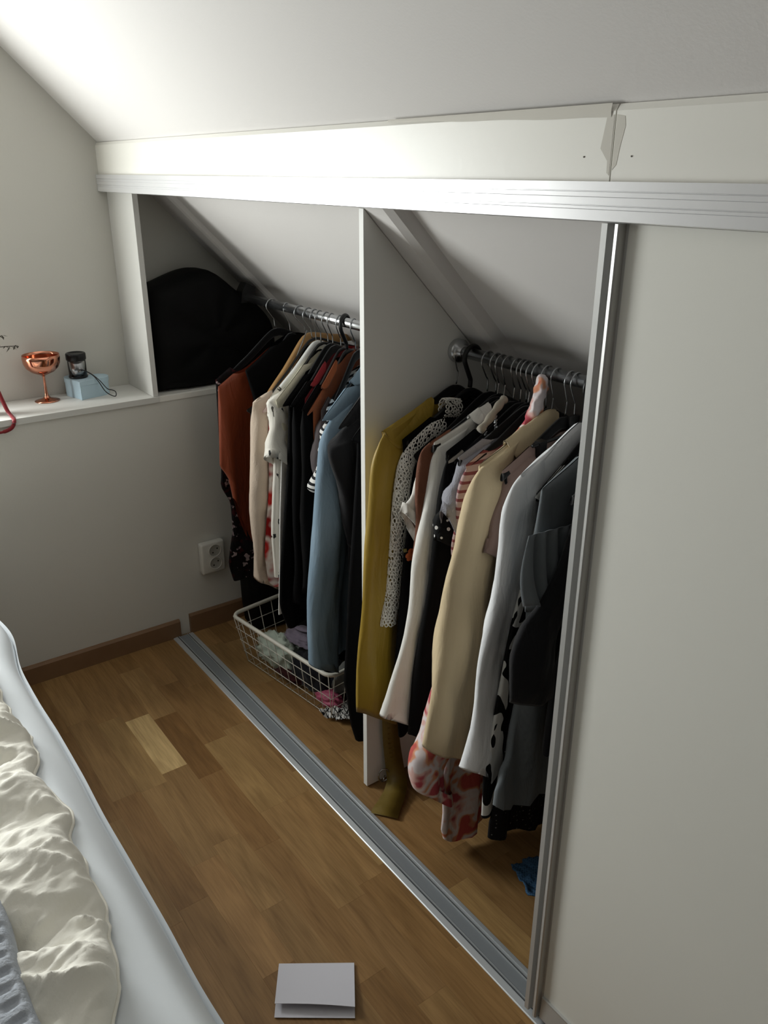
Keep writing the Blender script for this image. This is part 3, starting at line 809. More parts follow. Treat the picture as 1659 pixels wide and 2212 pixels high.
# ------------------------------------------------------------------ garments
def sgn(a): return 1 if a >= 0 else -1
def garment(name, label, cat, hx, tx, mat, hem, ztip=(.945, .90), zn=1.010, L=.215, neck=(.09, .03), T=.010, A=.007, front=None, back=None,
            sleeve=None, sw=.105, sT=.016, short=None, seed=1, hemwave=.008, group=None, hang=None, collar=None, hemline=None, m0=0.0, sm=0.0, sc=0, cuff=None, bsleeve=True, flat=False, hem_slope=None):
    rs = random.Random(seed)
    ux, uy = tx - hx, .15 - RY; l = math.hypot(ux, uy); ux /= l; uy /= l; nxx, nyy = -uy, ux
    def W(s, m_, z): return (hx + ux * s + nxx * m_, RY + uy * s + nyy * m_, z)
    t = thing(name, label, cat, (hx, RY, hem), group)
    th = math.atan2(ztip[0] - .912, .215); sg = .0735 * math.sin(th)
    SH = [0, .014, .035, .07, .11, .15, .185, .210, .26]; SV = [0, -.001, -.010, -.030, -.053, -.073, -.089, -.101, -.124]
    def line(s):
        if flat:
            a = abs(s) / L; e = ztip[0] if s >= 0 else ztip[1]
            return zn - (zn - e) * a ** 1.12
        q = s - sg
        return RZ + (-.0735 + float(np.interp(abs(q), SH, SV)) + (.003 if hang else -.010)) * math.cos(th) + q * math.sin(th)
    fz = front or [(L, ztip[0]), (L, hem)]
    fzs = sorted([(z, s) for s, z in fz]); FZ = [q[0] for q in fzs]; FS = [q[1] for q in fzs]
    bz = back or [(L - .01, ztip[1]), (L - .01, hem)]
    bzs = sorted([(z, s) for s, z in bz]); BZ = [q[0] for q in bzs]; BS = [q[1] for q in bzs]
    NU, NV = 56, 36
    p1, p2, p3 = rs.uniform(0, 6), rs.uniform(0, 6), rs.uniform(0, 6); l1 = rs.uniform(.085, .13); l2 = rs.uniform(.038, .055)
    def fold(s, v): return A * v ** .8 * (math.sin(2 * PI * s / l1 + p1 + .7 * math.sin(2.3 * v + p3)) + .5 * math.sin(2 * PI * s / l2 + p2 + v))
    V = []
    for i in range(-1, NV + 1):
        v = max(i, 0) / NV; cap = i < 0
        zf = ztip[0] * (1 - v) + hem * v; zb = ztip[1] * (1 - v) + hem * v
        wf = float(np.interp(zf, FZ, FS)); wb = float(np.interp(zb, BZ, BS))
        if wf > .165: wf = max(wf, .203 - 1.0 * v)
        wb = max(wb, .203 - 1.0 * v) if wb > .165 else wb
        for j in range(NU):
            a = 2 * PI * j / NU; c = math.cos(a); sn = math.sin(a)
            c = math.copysign(abs(c) ** .8, c)
            s = (wf if c >= 0 else wb) * c
            zt = line(min(max(s, -L * 1.02), L * 1.02)) + .003
            inn = max(0, 1 - (s / neck[0]) ** 2) if neck[0] > 0 else 0
            zt -= neck[1] * math.sqrt(inn)
            if not cap: zt -= .005
            hz = hem if hemline is None else float(np.interp(s, [q[0] for q in hemline], [q[1] for q in hemline]))
            hz += hemwave * math.sin(s * 31 + p2) * (1 if sn > 0 else .8)
            z = zt * (1 - v) + hz * v
            tk = T * (.62 + .38 * min(1, v * 5)) if inn <= 0 else T * (.9 + .1 * min(1, v * 5))
            if cap: tk = .0012 if inn <= 0 else tk * .92
            mm = tk * math.copysign(abs(sn) ** .5, sn) + fold(s, v) + m0
            V.append(W(s, mm, z))
    F = [tuple(reversed(f)) for f in grid_faces(NU, NV + 2, True)]
    mobj('body', V, F, mat, t)
    # sleeves: front edge list (s, z) from the shoulder down, width sw
    def tube_sleeve(lst, back_=False, sd=0):
        rr = random.Random(seed * 7 + sd); q1, q2 = rr.uniform(0, 6), rr.uniform(0, 6)
        pts = smooth_path([(s, 0, z) for s, z in lst], 6); n = len(pts); ZT = pts[0].z; ZB = pts[-1].z
        V = []; NS = 32; hs = hem_slope if hem_slope is not None else (.75 if ZT - ZB > .35 else .25)
        nzs = noise2(np.repeat(np.arange(n + 1) / n * 9, NS), np.tile(np.sin(np.arange(NS) / NS * 2 * PI) * 1.6 + 4, n + 1) + np.repeat(np.arange(n + 1) / n * 3, NS), seed + 50 + sd, 3).reshape(n + 1, NS) - .5
        for i, p in enumerate(pts + [None]):
            if p is None: p = pts[-1]; v = 1.0; shrink = .80; dz = .03
            else: v = min(1.0, max(0.0, (ZT - p.z) / (ZT - ZB))); shrink = 1; dz = 0
            wd = sw * (1 - .12 * v) if not isinstance(sw, (list, tuple)) else float(np.interp(v, [0, .5, 1], sw))
            hh = min(1, .30 + v * 7) if v < .1 else 1
            a_ = wd / 2; ctr = p.x - a_
            for k in range(NS):
                an = 2 * PI * k / NS; c = math.cos(an); sn = math.sin(an)
                wob = 1 + .55 * nzs[i, k] * min(1, v * 5) + .10 * math.sin(3 * an + q1 + 4 * v) * min(1, v * 4) + .09 * math.sin(6 * an + q2 - 6 * v + math.sin(13 * v + q1)) * min(1, v * 4)
                b_ = 1.35 * sT * hh * (1 + .2 * math.sin(9 * v + q1) * v)
                s = ctr + a_ * c * shrink; mm = m0 + sm + b_ * sn * wob * shrink + .005 * math.sin(11 * v + q2) * v + fold(s, v) * .5
                tilt_ = (.35 * (p.x - s)) * (1 - v) ** 3 * (.9 if not back_ else .6)
                V.append(W(-s if back_ else s, mm, p.z + tilt_ * (1 if v < .25 else .3) + (s - p.x) * hs * v ** 1.5 + dz + (.004 * math.sin(an * 2 + q1) if v > .97 else 0)))
        F = grid_faces(NS, n + 1, True)
        if not back_: F = [tuple(reversed(f)) for f in F]
        cI = len(V); V.append(tuple(sum(c) / NS for c in zip(*V[:NS]))); F += [(k, (k + 1) % NS, cI) if not back_ else ((k + 1) % NS, k, cI) for k in range(NS)]
        return V, F
    if sleeve:
        V, F = tube_sleeve(sleeve); so_ = mobj('sleeve', V, F, mat, t)
        bl = [(min(s, .222 + .02 * i / len(sleeve)), z - (ztip[0] - ztip[1]) * max(0, 1 - i / 4)) for i, (s, z) in enumerate(sleeve)]
        if bsleeve:
            V, F = tube_sleeve(bl, True, 3); mobj('sleeve', V, F, mat, t)
        if cuff:
            (s1, z1), (s2, z2) = sleeve[-2], sleeve[-1]
            wd = sw if not isinstance(sw, (list, tuple)) else sw[2]
            for zc in (cuff, cuff - .004):
                pass
    # folded collar draped over the hanger line
    if collar:
        s0, s1, drop, rise, cw = (tuple(collar) + (1.0,))[:5]
        V = []; N = 22
        for i in range(N + 1):
            s = s0 + (s1 - s0) * i / N; e = min(1, 5 * min(i / N, 1 - i / N)) ** .6
            zt = line(s) + rise - .25 * neck[1] * max(0, 1 - (abs(s) / neck[0]) ** 2) ** .5 + .004
            dr = .006 + drop * e
            for m_, d in ((-.012, dr * .8), (-.009, dr * .35), (-.004, .004), (.001, 0), (.006, .004), (.014, dr * .4), (.021, dr * .8), (.024, dr), (.022, dr * 1.0), (.012, dr * .75), (.005, dr * .3), (.002, .006)):
                V.append(W(s, m_ * cw * (.35 + .65 * e) + m0, zt - d))
        mobj('collar', V, grid_faces(12, N + 1, True) + [tuple(range(12)), tuple(N * 12 + k for k in range(12))[::-1]], mat, t)
    if hang:
        kind = hang[0]; yaw = math.atan2(ux, -uy); tl = -th
        hanger(kind, hx, yaw, tl, hang[1], None, hang[2] if len(hang) > 2 else 1)
    t['_f'] = 1; del t['_f']
    return t, W, line

HG = 'hangers on the left rod'; HR = 'hangers on the right rod'
LT = dict(ztip=(.885, .91), zn=1.013)
def Wd(label): return label
# ---- left bay, from the gable to the divider
garment('dress', 'dark floral long dress on the hanger nearest the gable, hem above the floor', 'dress', .147, .164, M['darkfloral'], .225, **LT,
        front=[(.205, .884), (.209, .60), (.216, .566), (.183, .492), (.182, .398), (.205, .292), (.19, .225)], neck=(.15, .06), T=.014, seed=3,
        hang=('velvet', 'black velvet hanger nearest the gable, first on the left rod'))
garment('top', 'rust orange satin top with a slanting hem beside the socket', 'top', .176, .200, M['rust'], .50, ztip=(.892, .90), zn=1.005,
        front=[(.216, .895), (.221, .719), (.228, .582), (.207, .555), (.20, .5)], hemline=[(-.2, .30), (.10, .33), (.145, .38), (.18, .48), (.21, .56), (.23, .575)], neck=(.155, .03), T=.014, A=.008, seed=4, hemwave=.002)
garment('top', 'short black halter top between the rust orange top and the wooden hanger', 'top', .237, .245, M['blackc'], .52, ztip=(.885, .90), neck=(.05, .01), T=.016, A=.006,
        front=[(.150, .90), (.125, .80), (.118, .65), (.12, .52)], back=[(.15, .9), (.13, .5)], seed=21, hang=('velvet', 'black velvet hanger carrying the short black halter top', .62))
garment('trousers', 'brown-black trousers folded over the pale wooden hanger', 'trousers', .305, .344, M['blackwarm'], .36, ztip=(.838, .85), zn=.90, L=.20,
        front=[(.19, .84), (.20, .6), (.195, .36)], neck=(.0, 0), T=.012, seed=5, flat=True,
        hang=('wood', 'pale wooden hanger with a wire clamp'))
garment('cardigan', 'cream pink knitted cardigan between the wooden and the white hanger', 'cardigan', .352, .397, M['creamknit'], .335, ztip=(.868, .89), zn=1.0, neck=(.185, .09),
        sleeve=[(.212, .872), (.22, .80), (.226, .70), (.240, .62), (.250, .546), (.247, .48), (.243, .42), (.236, .345)], sw=[.07, .085, .08], sT=.020, seed=6, T=.012, A=.012,
        front=[(.20, .87), (.20, .5), (.19, .33)], hang=('tube', 'thin black plastic hanger under the cream pink cardigan'))
garment('dress', 'red and pale printed dress peeking out beside the white leaf blouse', 'dress', .370, .43, M['redwhite'], .315, ztip=(.86, .89), zn=.99, neck=(.14, .06), T=.006, A=.004,
        front=[(.18, .86), (.196, .636), (.222, .43), (.212, .335), (.19, .31)], seed=7)
g, W_, ln = garment('blouse', 'white blouse with dark leaf sprigs on the white plastic hanger', 'blouse', .386, .471, M['leafprint'], .375, ztip=(.893, .90), zn=1.000, neck=(.165, .06), T=.014, A=.006,
        front=[(.19, .89), (.20, .72), (.214, .655), (.230, .509), (.225, .375)], sleeve=[(.226, .893), (.220, .85), (.226, .80), (.252, .752)], sw=[.07, .085, .085], sT=.022, hem_slope=.85, seed=8, sm=.012,
        hang=('white', 'white plastic hanger holding the leaf print blouse'))
garment('trousers', 'long white trousers, a thin strip in front of the black dresses', 'trousers', .424, .5, M['whitec'], .275, ztip=(.86, .89), zn=.98, neck=(.0, 0), T=.006, A=.003,
        front=[(.17, .86), (.191, .721), (.217, .511), (.236, .283)], seed=9, flat=True)
garment('blouse', 'ivory blouse with a shiny shoulder behind the white plastic hanger', 'blouse', .412, .50, M['ivory'], .62, ztip=(.893, .90), zn=.992, neck=(.07, .03), T=.012, A=.004, seed=10,
        front=[(.208, .893), (.19, .8), (.16, .62)], hang=('tube', 'thin black plastic hanger in front of the ivory blouse'), m0=.004)
garment('dress', 'first long black dress right of the white trousers', 'dress', .446, .535, M['blackc'], .24, ztip=(.885, .90), zn=.998, T=.014,
        front=[(.175, .885), (.193, .728), (.218, .603), (.246, .332), (.22, .24)], seed=11, hang=('velvet', 'black velvet hanger of the first long black dress'))
garment('jacket', 'black jacket with a red lining at the neck on the left rod', 'jacket', .472, .572, M['black2'], .30, ztip=(.89, .90), zn=1.0, neck=(.11, .03), T=.014,
        sleeve=[(.19, .90), (.195, .80), (.205, .6), (.216, .40), (.214, .33)], sw=.085, front=[(.18, .89), (.19, .3)], seed=12, hang=('velvet', 'black velvet hanger of the jacket with red lining'))
garment('shirt', 'red shirt squeezed between black garments, only its neck showing', 'shirt', .487, .585, M['redc'], .55, ztip=(.88, .89), zn=1.004, neck=(.055, .01), T=.006, A=.002, front=[(.15, .88), (.15, .55)], seed=13, collar=(.05, .12, .010, .012, .45))
garment('cardigan', 'second long black garment, a plain knit cardigan behind the rust neckline', 'cardigan', .512, .625, M['blackc'], .33, ztip=(.89, .90), zn=1.0, neck=(.12, .03), T=.012,
        sleeve=[(.20, .895), (.205, .80), (.21, .6), (.22, .38)], sw=.08, front=[(.18, .89), (.19, .33)], seed=14, hang=('tube', 'thin black plastic hanger with a pale tip under the black cardigan'))
garment('jumper', 'rust brown knit jumper with its neckline above the grey tee', 'jumper', .537, .65, M['rustc'], .55, ztip=(.885, .90), zn=.995, neck=(.05, .015), T=.007, A=.003, front=[(.175, .885), (.17, .55)], seed=15, collar=(.05, .13, .010, .009, .45),
        hang=('thick', 'broad all-black plastic hanger on the left rod'))
garment('t_shirt', 'grey-brown tee with a drooping short sleeve left of the denim shirt', 't-shirt', .553, .675, M['greybrown'], .50, ztip=(.875, .89), zn=.99, neck=(.12, .05), T=.009,
        sleeve=[(.165, .865), (.186, .82), (.199, .77), (.192, .705)], sw=.07, front=[(.16, .87), (.15, .5)], seed=16)
garment('t_shirt', 'black and white striped tee, its sleeve edge peeking beside the denim', 't-shirt', .578, .70, M['bwstripe'], .55, ztip=(.87, .89), zn=.99, neck=(.13, .05), T=.006, A=.003,
        sleeve=[(.175, .86), (.195, .79), (.232, .722), (.222, .703)], sw=.06, front=[(.16, .87), (.15, .55)], seed=17, hang=('velvet', 'black velvet hanger next to the broad black one on the left rod'))
garment('shirt', 'pale blue denim shirt with long sleeves left of the divider', 'shirt', .65, .73, M['denim'], .215, ztip=(.893, .90), zn=1.0, neck=(.09, .03), T=.014, A=.008,
        sleeve=[(.172, .893), (.199, .865), (.221, .794), (.248, .619), (.28, .438), (.297, .309), (.298, .262)], sw=[.10, .12, .105], sT=.024, sm=.004,
        front=[(.17, .893), (.19, .7), (.18, .4), (.16, .2)], seed=18, hang=('velvet', 'black velvet hanger under the denim shirt'), collar=(-.06, .09, .022, .006, .7))
garment('jumper', 'charcoal jumper with a pointed short sleeve against the divider', 'jumper', .72, .80, M['charc'], .42, ztip=(.89, .90), zn=1.0, neck=(.10, .03), T=.014,
        sleeve=[(.185, .887), (.215, .865), (.238, .842), (.212, .764), (.187, .683), (.176, .578)], sw=[.09, .10, .08], sT=.02, front=[(.17, .89), (.17, .4)], seed=19, hang=('velvet', 'black velvet hanger of the charcoal jumper beside the divider'))
garment('dress', 'longest black dress beside the divider, hem almost on the floor', 'dress', .80, .86, M['black2'], .045, ztip=(.88, .90), zn=1.0, T=.016, A=.008,
        front=[(.18, .88), (.20, .713), (.222, .471), (.24, .25), (.20, .045)], seed=20, hang=('velvet', 'black velvet hanger of the longest black dress'))
# ---- right bay
garment('shirt_dress', 'mustard satin shirt dress right of the divider', 'dress', .995, 1.022, M['mustard'], .245, ztip=(.945, .89), zn=1.006, L=.222, neck=(.10, .03), T=.010, A=.004,
        sleeve=[(.235, .948), (.252, .925), (.27, .88), (.281, .769), (.295, .63), (.308, .46), (.317, .296)], sw=[.10, .115, .125], sT=.016, sm=.004,
        front=[(.20, .945), (.20, .5), (.19, .2)], seed=31, collar=(.09, .235, .045, .006), hang=('velvet', 'black velvet hanger beside the rod flange on the right rod'))
g, W_, ln = garment('blouse', 'black blouse trimmed with white crochet lace along shoulder and sleeve', 'blouse', 1.034, 1.052, M['blackc'], .55, ztip=(.925, .89), zn=1.005, neck=(.12, .03), T=.008, A=.004,
        front=[(.20, .925), (.20, .55)], seed=32, hang=('thick', 'broad all-black plastic hanger behind the lace blouse'))
def lace(path, wd, th, par, W_, seed):
    rr = np.random.RandomState(seed); pts = smooth_path([(s, 0, z) for s, z in path], 12)
    acc = [pts[0]]
    for q in pts:
        if (q - acc[-1]).length > .0062: acc.append(q)
    pts = acc; n = len(pts); K = 12; V = []
    m = MB()
    for i, p in enumerate(pts):
        t = (pts[min(i + 1, n - 1)] - pts[max(i - 1, 0)]).normalized(); nr = Vector((t.z, 0, -t.x))      # inwards / down
        if nr.x > 0 or (abs(nr.x) < .2 and nr.z > 0): nr = -nr
        for k in range(K):
            if rr.rand() < .06: continue
            a = 2 * PI * (k + .5 * (i % 2) + rr.uniform(-.2, .2)) / K; rad = rr.uniform(.0038, .0064); el = rr.uniform(.7, 1.1); ph = rr.uniform(0, 3)
            ring = []
            for q in range(9):
                b = 2 * PI * q / 9; du = rad * math.cos(b); dvv = rad * el * math.sin(b + .3 * ph)
                aa = a + dvv / (wd * .5); d = nr * (wd / 2 * (1 - math.cos(aa))) + t * (du + rr.uniform(-.0006, .0006))
                ring.append(W_(p.x + d.x, .002 + th * math.sin(aa), p.z + d.z))
            m.tube(ring, .0014, 5, True)
    ul = [W_(p.x - wd * .5, .001, p.z) for p in pts if p.z < .865]
    m.tube(ul, [min(.0085, wd * .26)] * len(ul), 10)
    o = m.obj('lace_trim', M['lace'], par, True, 'white crochet lace'); o['kind'] = 'stuff'
lace([(.050, .955), (.09, .962), (.125, .957), (.16, .940), (.188, .921), (.212, .885), (.222, .845), (.228, .80), (.236, .70), (.245, .602), (.258, .54), (.262, .515)], .042, .011, g, W_, 2)
g, W_, ln = garment('dress', 'long black dress with orange embroidered flowers next to the lace trim', 'dress', 1.083, 1.092, M['black2'], .23, ztip=(.905, .89), zn=1.0, neck=(.14, .06), T=.010,
        front=[(.19, .905), (.205, .80), (.225, .70), (.24, .53), (.25, .42), (.235, .23)], seed=33, hang=('velvet', 'black velvet hanger of the embroidered dress'))
def flower(par, W_, s, m_, z, r, seed):
    rr = random.Random(seed); fm = MB(); lm = []
    for k in range(6):
        a = 2 * PI * k / 6 + rr.random() * .3; c = (s + r * .55 * math.cos(a), z + r * .55 * math.sin(a)); V = []
        for q in range(10):
            b = 2 * PI * q / 10; V.append(W_(c[0] + r * .42 * math.cos(b), m_, c[1] + r * .36 * math.sin(b)))
        V.append(W_(c[0], m_ + .002, c[1])); fm.add((V, [(q, (q + 1) % 10, 10) for q in range(10)]))
    V = [W_(s + r * .3 * math.cos(2 * PI * q / 10), m_ + .001, z + r * .3 * math.sin(2 * PI * q / 10)) for q in range(10)] + [W_(s, m_ + .004, z)]
    fm.add((V, [(q, (q + 1) % 10, 10) for q in range(10)]))
    for a in (2.3, .7, 3.8):
        d = (math.cos(a), math.sin(a)); e = (-d[1], d[0])
        P = [(s + d[0] * r * .9, z + d[1] * r * .9), (s + d[0] * r * 1.3 + e[0] * r * .3, z + d[1] * r * 1.3 + e[1] * r * .3), (s + d[0] * r * 1.8, z + d[1] * r * 1.8), (s + d[0] * r * 1.3 - e[0] * r * .3, z + d[1] * r * 1.3 - e[1] * r * .3)]
        lm.append(([W_(a_, m_, b_) for a_, b_ in P] + [W_((P[0][0] + P[2][0]) / 2, m_ + .0015, (P[0][1] + P[2][1]) / 2)], [(0, 1, 4), (1, 2, 4), (2, 3, 4), (3, 0, 4)]))
    f_ = fm.obj('embroidered_flower', M['embro'], par)
    for vf in lm: mobj('embroidered_leaf', vf[0], vf[1], M['embroleaf'], f_)
flower(g, W_, .222, .019, .700, .017, 1); flower(g, W_, .185, .017, .845, .014, 2); flower(g, W_, .175, .017, .905, .011, 3)
garment('top', 'white satin top with a sharply pointed short sleeve beside the brown rib', 'top', 1.108, 1.122, M['whitesatin'], .62, ztip=(.90, .89), zn=1.0, neck=(.10, .02), T=.007, A=.003,
        sleeve=[(.205, .905), (.222, .865), (.254, .812)], sw=[.05, .06, .05], sT=.012, hem_slope=1.9, front=[(.20, .90), (.17, .62)], seed=34, hang=('velvet', 'black velvet hanger of the pointed white top'))
garment('jumper', 'brown ribbed jumper, a narrow strip left of the white blouse', 'jumper', 1.125, 1.141, M['brownrib'], .50, ztip=(.94, .89), zn=.985, neck=(.15, .03), T=.007, A=.003,
        sleeve=[(.212, .947), (.228, .93), (.236, .867), (.237, .786), (.236, .60)], sw=.07, sT=.012, front=[(.20, .94), (.2, .5)], seed=35, hang=('velvet', 'black velvet hanger of the brown jumper'))
g, W_, ln = garment('blouse', 'long off-white blouse with a wide straight sleeve', 'blouse', 1.145, 1.155, M['offwhite'], .36, ztip=(.944, .89), zn=.998, neck=(.085, .03), T=.009, A=.004,
        sleeve=[(.198, .946), (.212, .915), (.225, .84), (.25, .721), (.262, .616), (.285, .512), (.315, .42), (.336, .368)], sw=[.085, .085, .10], sT=.017, sm=.003,
        front=[(.20, .944), (.2, .36)], seed=36, collar=(.055, .11, .018, .008), hang=('velvet', 'black velvet hanger of the long off-white blouse'))
garment('dress', 'plain long black dress between the off-white blouse and the beige shirt', 'dress', 1.170, 1.192, M['blackc'], .285, ztip=(.935, .89), zn=1.0, neck=(.12, .03), T=.011, A=.004,
        sleeve=[(.20, .935), (.215, .89), (.237, .733), (.265, .527), (.294, .325)], sw=.10, sT=.017, sm=.003, front=[(.2, .935), (.22, .6), (.24, .285)], seed=37, hang=('velvet', 'black velvet hanger of the plain long black dress'))
g, W_, ln = garment('top', 'taupe strappy top with twisted satin straps and silver chains', 'top', 1.186, 1.20, M['taupe'], .55, ztip=(.92, .89), zn=.985, neck=(.16, .07), T=.005, A=.002, front=[(.17, .9), (.16, .5)], seed=38, hang=('velvet', 'black velvet hanger with the taupe straps and silver chains'))
m = MB(); pth = smooth_path([W_(.055, .004, 1.030), W_(.066, .006, 1.026), W_(.085, .006, 1.010), W_(.105, .006, .992), W_(.125, .006, .978)], 6)
m.tube(pth, [.008 + .0012 * math.sin(i * .9) for i in range(len(pth))], 10); m.obj('strap', M['taupe'], g)
for k, (s0, z0) in enumerate(((.118, .985), (.085, .998))):
    m = MB()
    for i in range(7):
        c = W_(s0 - .004 * i * (.5 if k == 0 else -.1), .010 + .001 * i, z0 - .0068 * i); v, f = tube_vf([(c[0] + (.0035 if i % 2 else .001) * math.cos(a), c[1] + .0035 * math.sin(a) * (1 if i % 2 == 0 else .3), c[2] + .0045 * math.sin(a + .8)) for a in [2 * PI * q / 10 for q in range(10)]], .0010, 5, True); m.add((v, f))
    m.obj('chain', M['chrome'], g)
garment('blouse', 'black polka dot blouse with a small sleeve under the grey knit', 'blouse', 1.197, 1.212, M['polka'], .56, ztip=(.90, .89), zn=.99, neck=(.14, .05), T=.007, A=.003,
        sleeve=[(.205, .89), (.222, .85), (.238, .82), (.248, .778)], sw=[.06, .08, .085], sT=.016, hem_slope=.45, front=[(.19, .9), (.18, .56)], seed=39, hang=('velvet', 'black velvet hanger of the polka dot blouse'))
garment('jumper', 'light grey ribbed short-sleeved jumper left of the beige shirt', 'jumper', 1.213, 1.228, M['greyknit'], .60, ztip=(.935, .89), zn=.978, neck=(.13, .03), T=.012, A=.004,
        sleeve=[(.195, .938), (.216, .898), (.233, .866), (.251, .845)], sw=[.08, .075, .055], sT=.019, hem_slope=1.9, sm=.004, front=[(.195, .935), (.2, .75), (.19, .6)], seed=40, hang=('velvet', 'black velvet hanger of the light grey jumper'))
garment('shirt', 'pink and red striped shirt squeezed behind the beige shirt collar', 'shirt', 1.228, 1.25, M['pinkstripe'], .60, ztip=(.925, .89), zn=.975, neck=(.15, .03), T=.006, A=.003,
        sleeve=[(.20, .93), (.214, .905), (.224, .87), (.230, .80), (.232, .74)], sw=.08, sT=.010, front=[(.2, .925), (.19, .6)], seed=41, hang=('velvet', 'black velvet hanger of the pink and red striped shirt'))
g, W_, ln = garment('dress', 'coral floral long dress with its hem trailing on the floor', 'dress', 1.252, 1.27, M['coral'], .03, ztip=(.90, .89), zn=.985, neck=(.14, .06), T=.012, A=.008,
        front=[(.17, .90), (.19, .6), (.22, .42), (.262, .22), (.258, .13), (.262, .07), (.22, .03)], back=[(.17, .9), (.12, .5), (.02, .25), (-.06, .02)], hemline=[(-.1, .08), (.1, .05), (.18, .028), (.24, .024), (.27, .06)], seed=42,
        sleeve=[(.19, .86), (.21, .75), (.25, .60), (.285, .46), (.305, .375), (.345, .325), (.342, .262), (.315, .228)], sw=[.06, .08, .085], sT=.022, hang=('velvet', 'black velvet hanger with the coral knotted scarf end'))
m = MB(); pth = smooth_path([W_(.020, .004, 1.083), W_(.028, .010, 1.070), W_(.036, .012, 1.045), W_(.046, .012, 1.022), W_(.066, .010, .998), W_(.10, .008, .972), W_(.125, .006, .950)], 6)
m.tube(pth, [float(np.interp(i / (len(pth) - 1), [0, .06, .2, .34, .42, .55, .68, .8, 1], [.008, .016, .021, .016, .021, .019, .011, .008, .004])) for i in range(len(pth))], 24, flat=.6)
vv = np.array(m.V); nn_ = noise2(vv[:, 1] * 70, vv[:, 2] * 70 + vv[:, 0] * 60, 77, 3) - .5; vv[:, 0] += nn_ * .016; vv[:, 1] += (noise2(vv[:, 2] * 80, vv[:, 0] * 80, 78, 3) - .5) * .012
mobj('tied_scarf', vv, m.F, M['coral'], g, True)
garment('shirt', 'large beige cotton shirt with a wide open collar, long sleeve in front', 'shirt', 1.278, 1.303, M['beige'], .34, ztip=(.948, .89), zn=.996, L=.235, neck=(.10, .035), T=.014, A=.007,
        sleeve=[(.226, .950), (.245, .928), (.258, .890), (.279, .818), (.301, .749), (.316, .655), (.332, .559), (.352, .46), (.360, .400)], sw=[.11, .12, .125], sT=.022, sm=.008,
        front=[(.22, .945), (.225, .7), (.22, .34)], seed=43, collar=(-.005, .150, .050, .010), hang=('velvet', 'black velvet hanger inside the beige shirt'))
garment('t_shirt', 'mauve-brown tee with a short sleeve right of the beige shirt', 't-shirt', 1.312, 1.347, M['mauve'], .50, ztip=(.94, .89), zn=.985, neck=(.12, .03), T=.009, A=.004,
        sleeve=[(.184, .943), (.200, .90), (.226, .846), (.241, .797)], sw=[.09, .09, .085], sT=.015, hem_slope=.45, front=[(.19, .94), (.19, .5)], seed=44, hang=('velvet', 'black velvet hanger of the mauve-brown tee'))
garment('dress', 'black and white zebra print long dress behind the pale grey sweatshirt', 'dress', 1.388, 1.425, M['zebra'], .285, ztip=(.92, .89), zn=.985, m0=.006, neck=(.10, .04), T=.010, A=.003,
        front=[(.18, .92), (.262, .64), (.285, .52), (.310, .41), (.308, .28)], seed=45, hang=('velvet', 'black velvet hanger of the zebra print dress'))
# clip hanger with the size tag
hc = hanger('clip', 1.328, .12, 0, 'black clip hanger with a white size number 16 at its neck', None)
fc = bpy.data.curves.new('size_number', 'FONT'); fc.body = '16'; fc.size = .0085; fc.extrude = .0002; fc.align_x = 'CENTER'; fc.align_y = 'CENTER'
fo = bpy.data.objects.new('number_text', fc); COL.objects.link(fo)
dg = bpy.context.evaluated_depsgraph_get(); me_ = bpy.data.meshes.new_from_object(fo.evaluated_get(dg)); bpy.data.objects.remove(fo)
me_.materials.clear(); me_.materials.append(M['whiteplastic'])
fo = bpy.data.objects.new('size_number', me_); COL.objects.link(fo); fo.parent = hc; fo.location = (.0068, 0, -.0905); fo.rotation_euler = (PI / 2, 0, PI / 2)
garment('sweatshirt', 'pale grey sweatshirt with long sleeves near the sliding door', 'sweatshirt', 1.365, 1.405, M['sweat'], .38, ztip=(.957, .89), zn=1.0, L=.235, neck=(.03, .0), T=.014, A=.006,
        sleeve=[(.22, .962), (.245, .945), (.264, .90), (.267, .825), (.280, .738), (.302, .651), (.320, .561), (.334, .46), (.341, .405)], sw=[.11, .075, .062], sT=.015, sm=.0,
        front=[(.22, .95), (.22, .38)], seed=46, hang=('thick', 'broad all-black plastic hanger near the sliding door'))
g, W_, ln = garment('dress', 'dark grey jersey dress with a ruffled sleeve beside the sliding door', 'dress', 1.43, 1.465, M['darkgrey'], .30, ztip=(.955, .89), zn=.998, L=.235, neck=(.11, .03), T=.016, A=.010,
        front=[(.23, .95), (.24, .85), (.235, .6), (.25, .50), (.272, .42), (.318, .35), (.32, .29)], hemline=[(-.2, .24), (.1, .25), (.26, .31), (.33, .36)], seed=47,
        hang=('velvet', 'black velvet hanger of the dark grey dress'))
V = []; n = 70                                           # ruffled sleeve: a gathered cape of cloth falling from the shoulder
for i in range(n + 1):
    t = i / n; s = .298 - .13 * t; ph = t * 7.5 * PI
    for j in range(14):
        q = j / 13; zt = .905 - .02 * t + .03 * math.sin(t * PI) * 0; zb = .775 - .07 * t + .014 * math.sin(ph * 1.0 + .5)
        V.append(W_(s + .012 * q * math.cos(ph) + .016 * math.sin(q * PI) * (1 - t), .026 + .020 * q ** .6 * math.sin(ph) + .006 * q, zt * (1 - q) + zb * q))
o = mobj('ruffle_sleeve', V, grid_faces(14, n + 1), M['darkgrey'], g)
sm_ = o.modifiers.new('cloth_thickness', 'SOLIDIFY'); sm_.thickness = .002
garment('dress', 'black speckled dress whose hem shows below the grey dress', 'dress', 1.408, 1.445, M['dotblack'], .21, ztip=(.93, .89), zn=.99, neck=(.12, .04), T=.014, A=.008,
        front=[(.20, .93), (.22, .6), (.28, .34), (.29, .25)], hemline=[(-.2, .12), (.1, .15), (.30, .235)], seed=48, hang=('velvet', 'black velvet hanger of the speckled dress'))
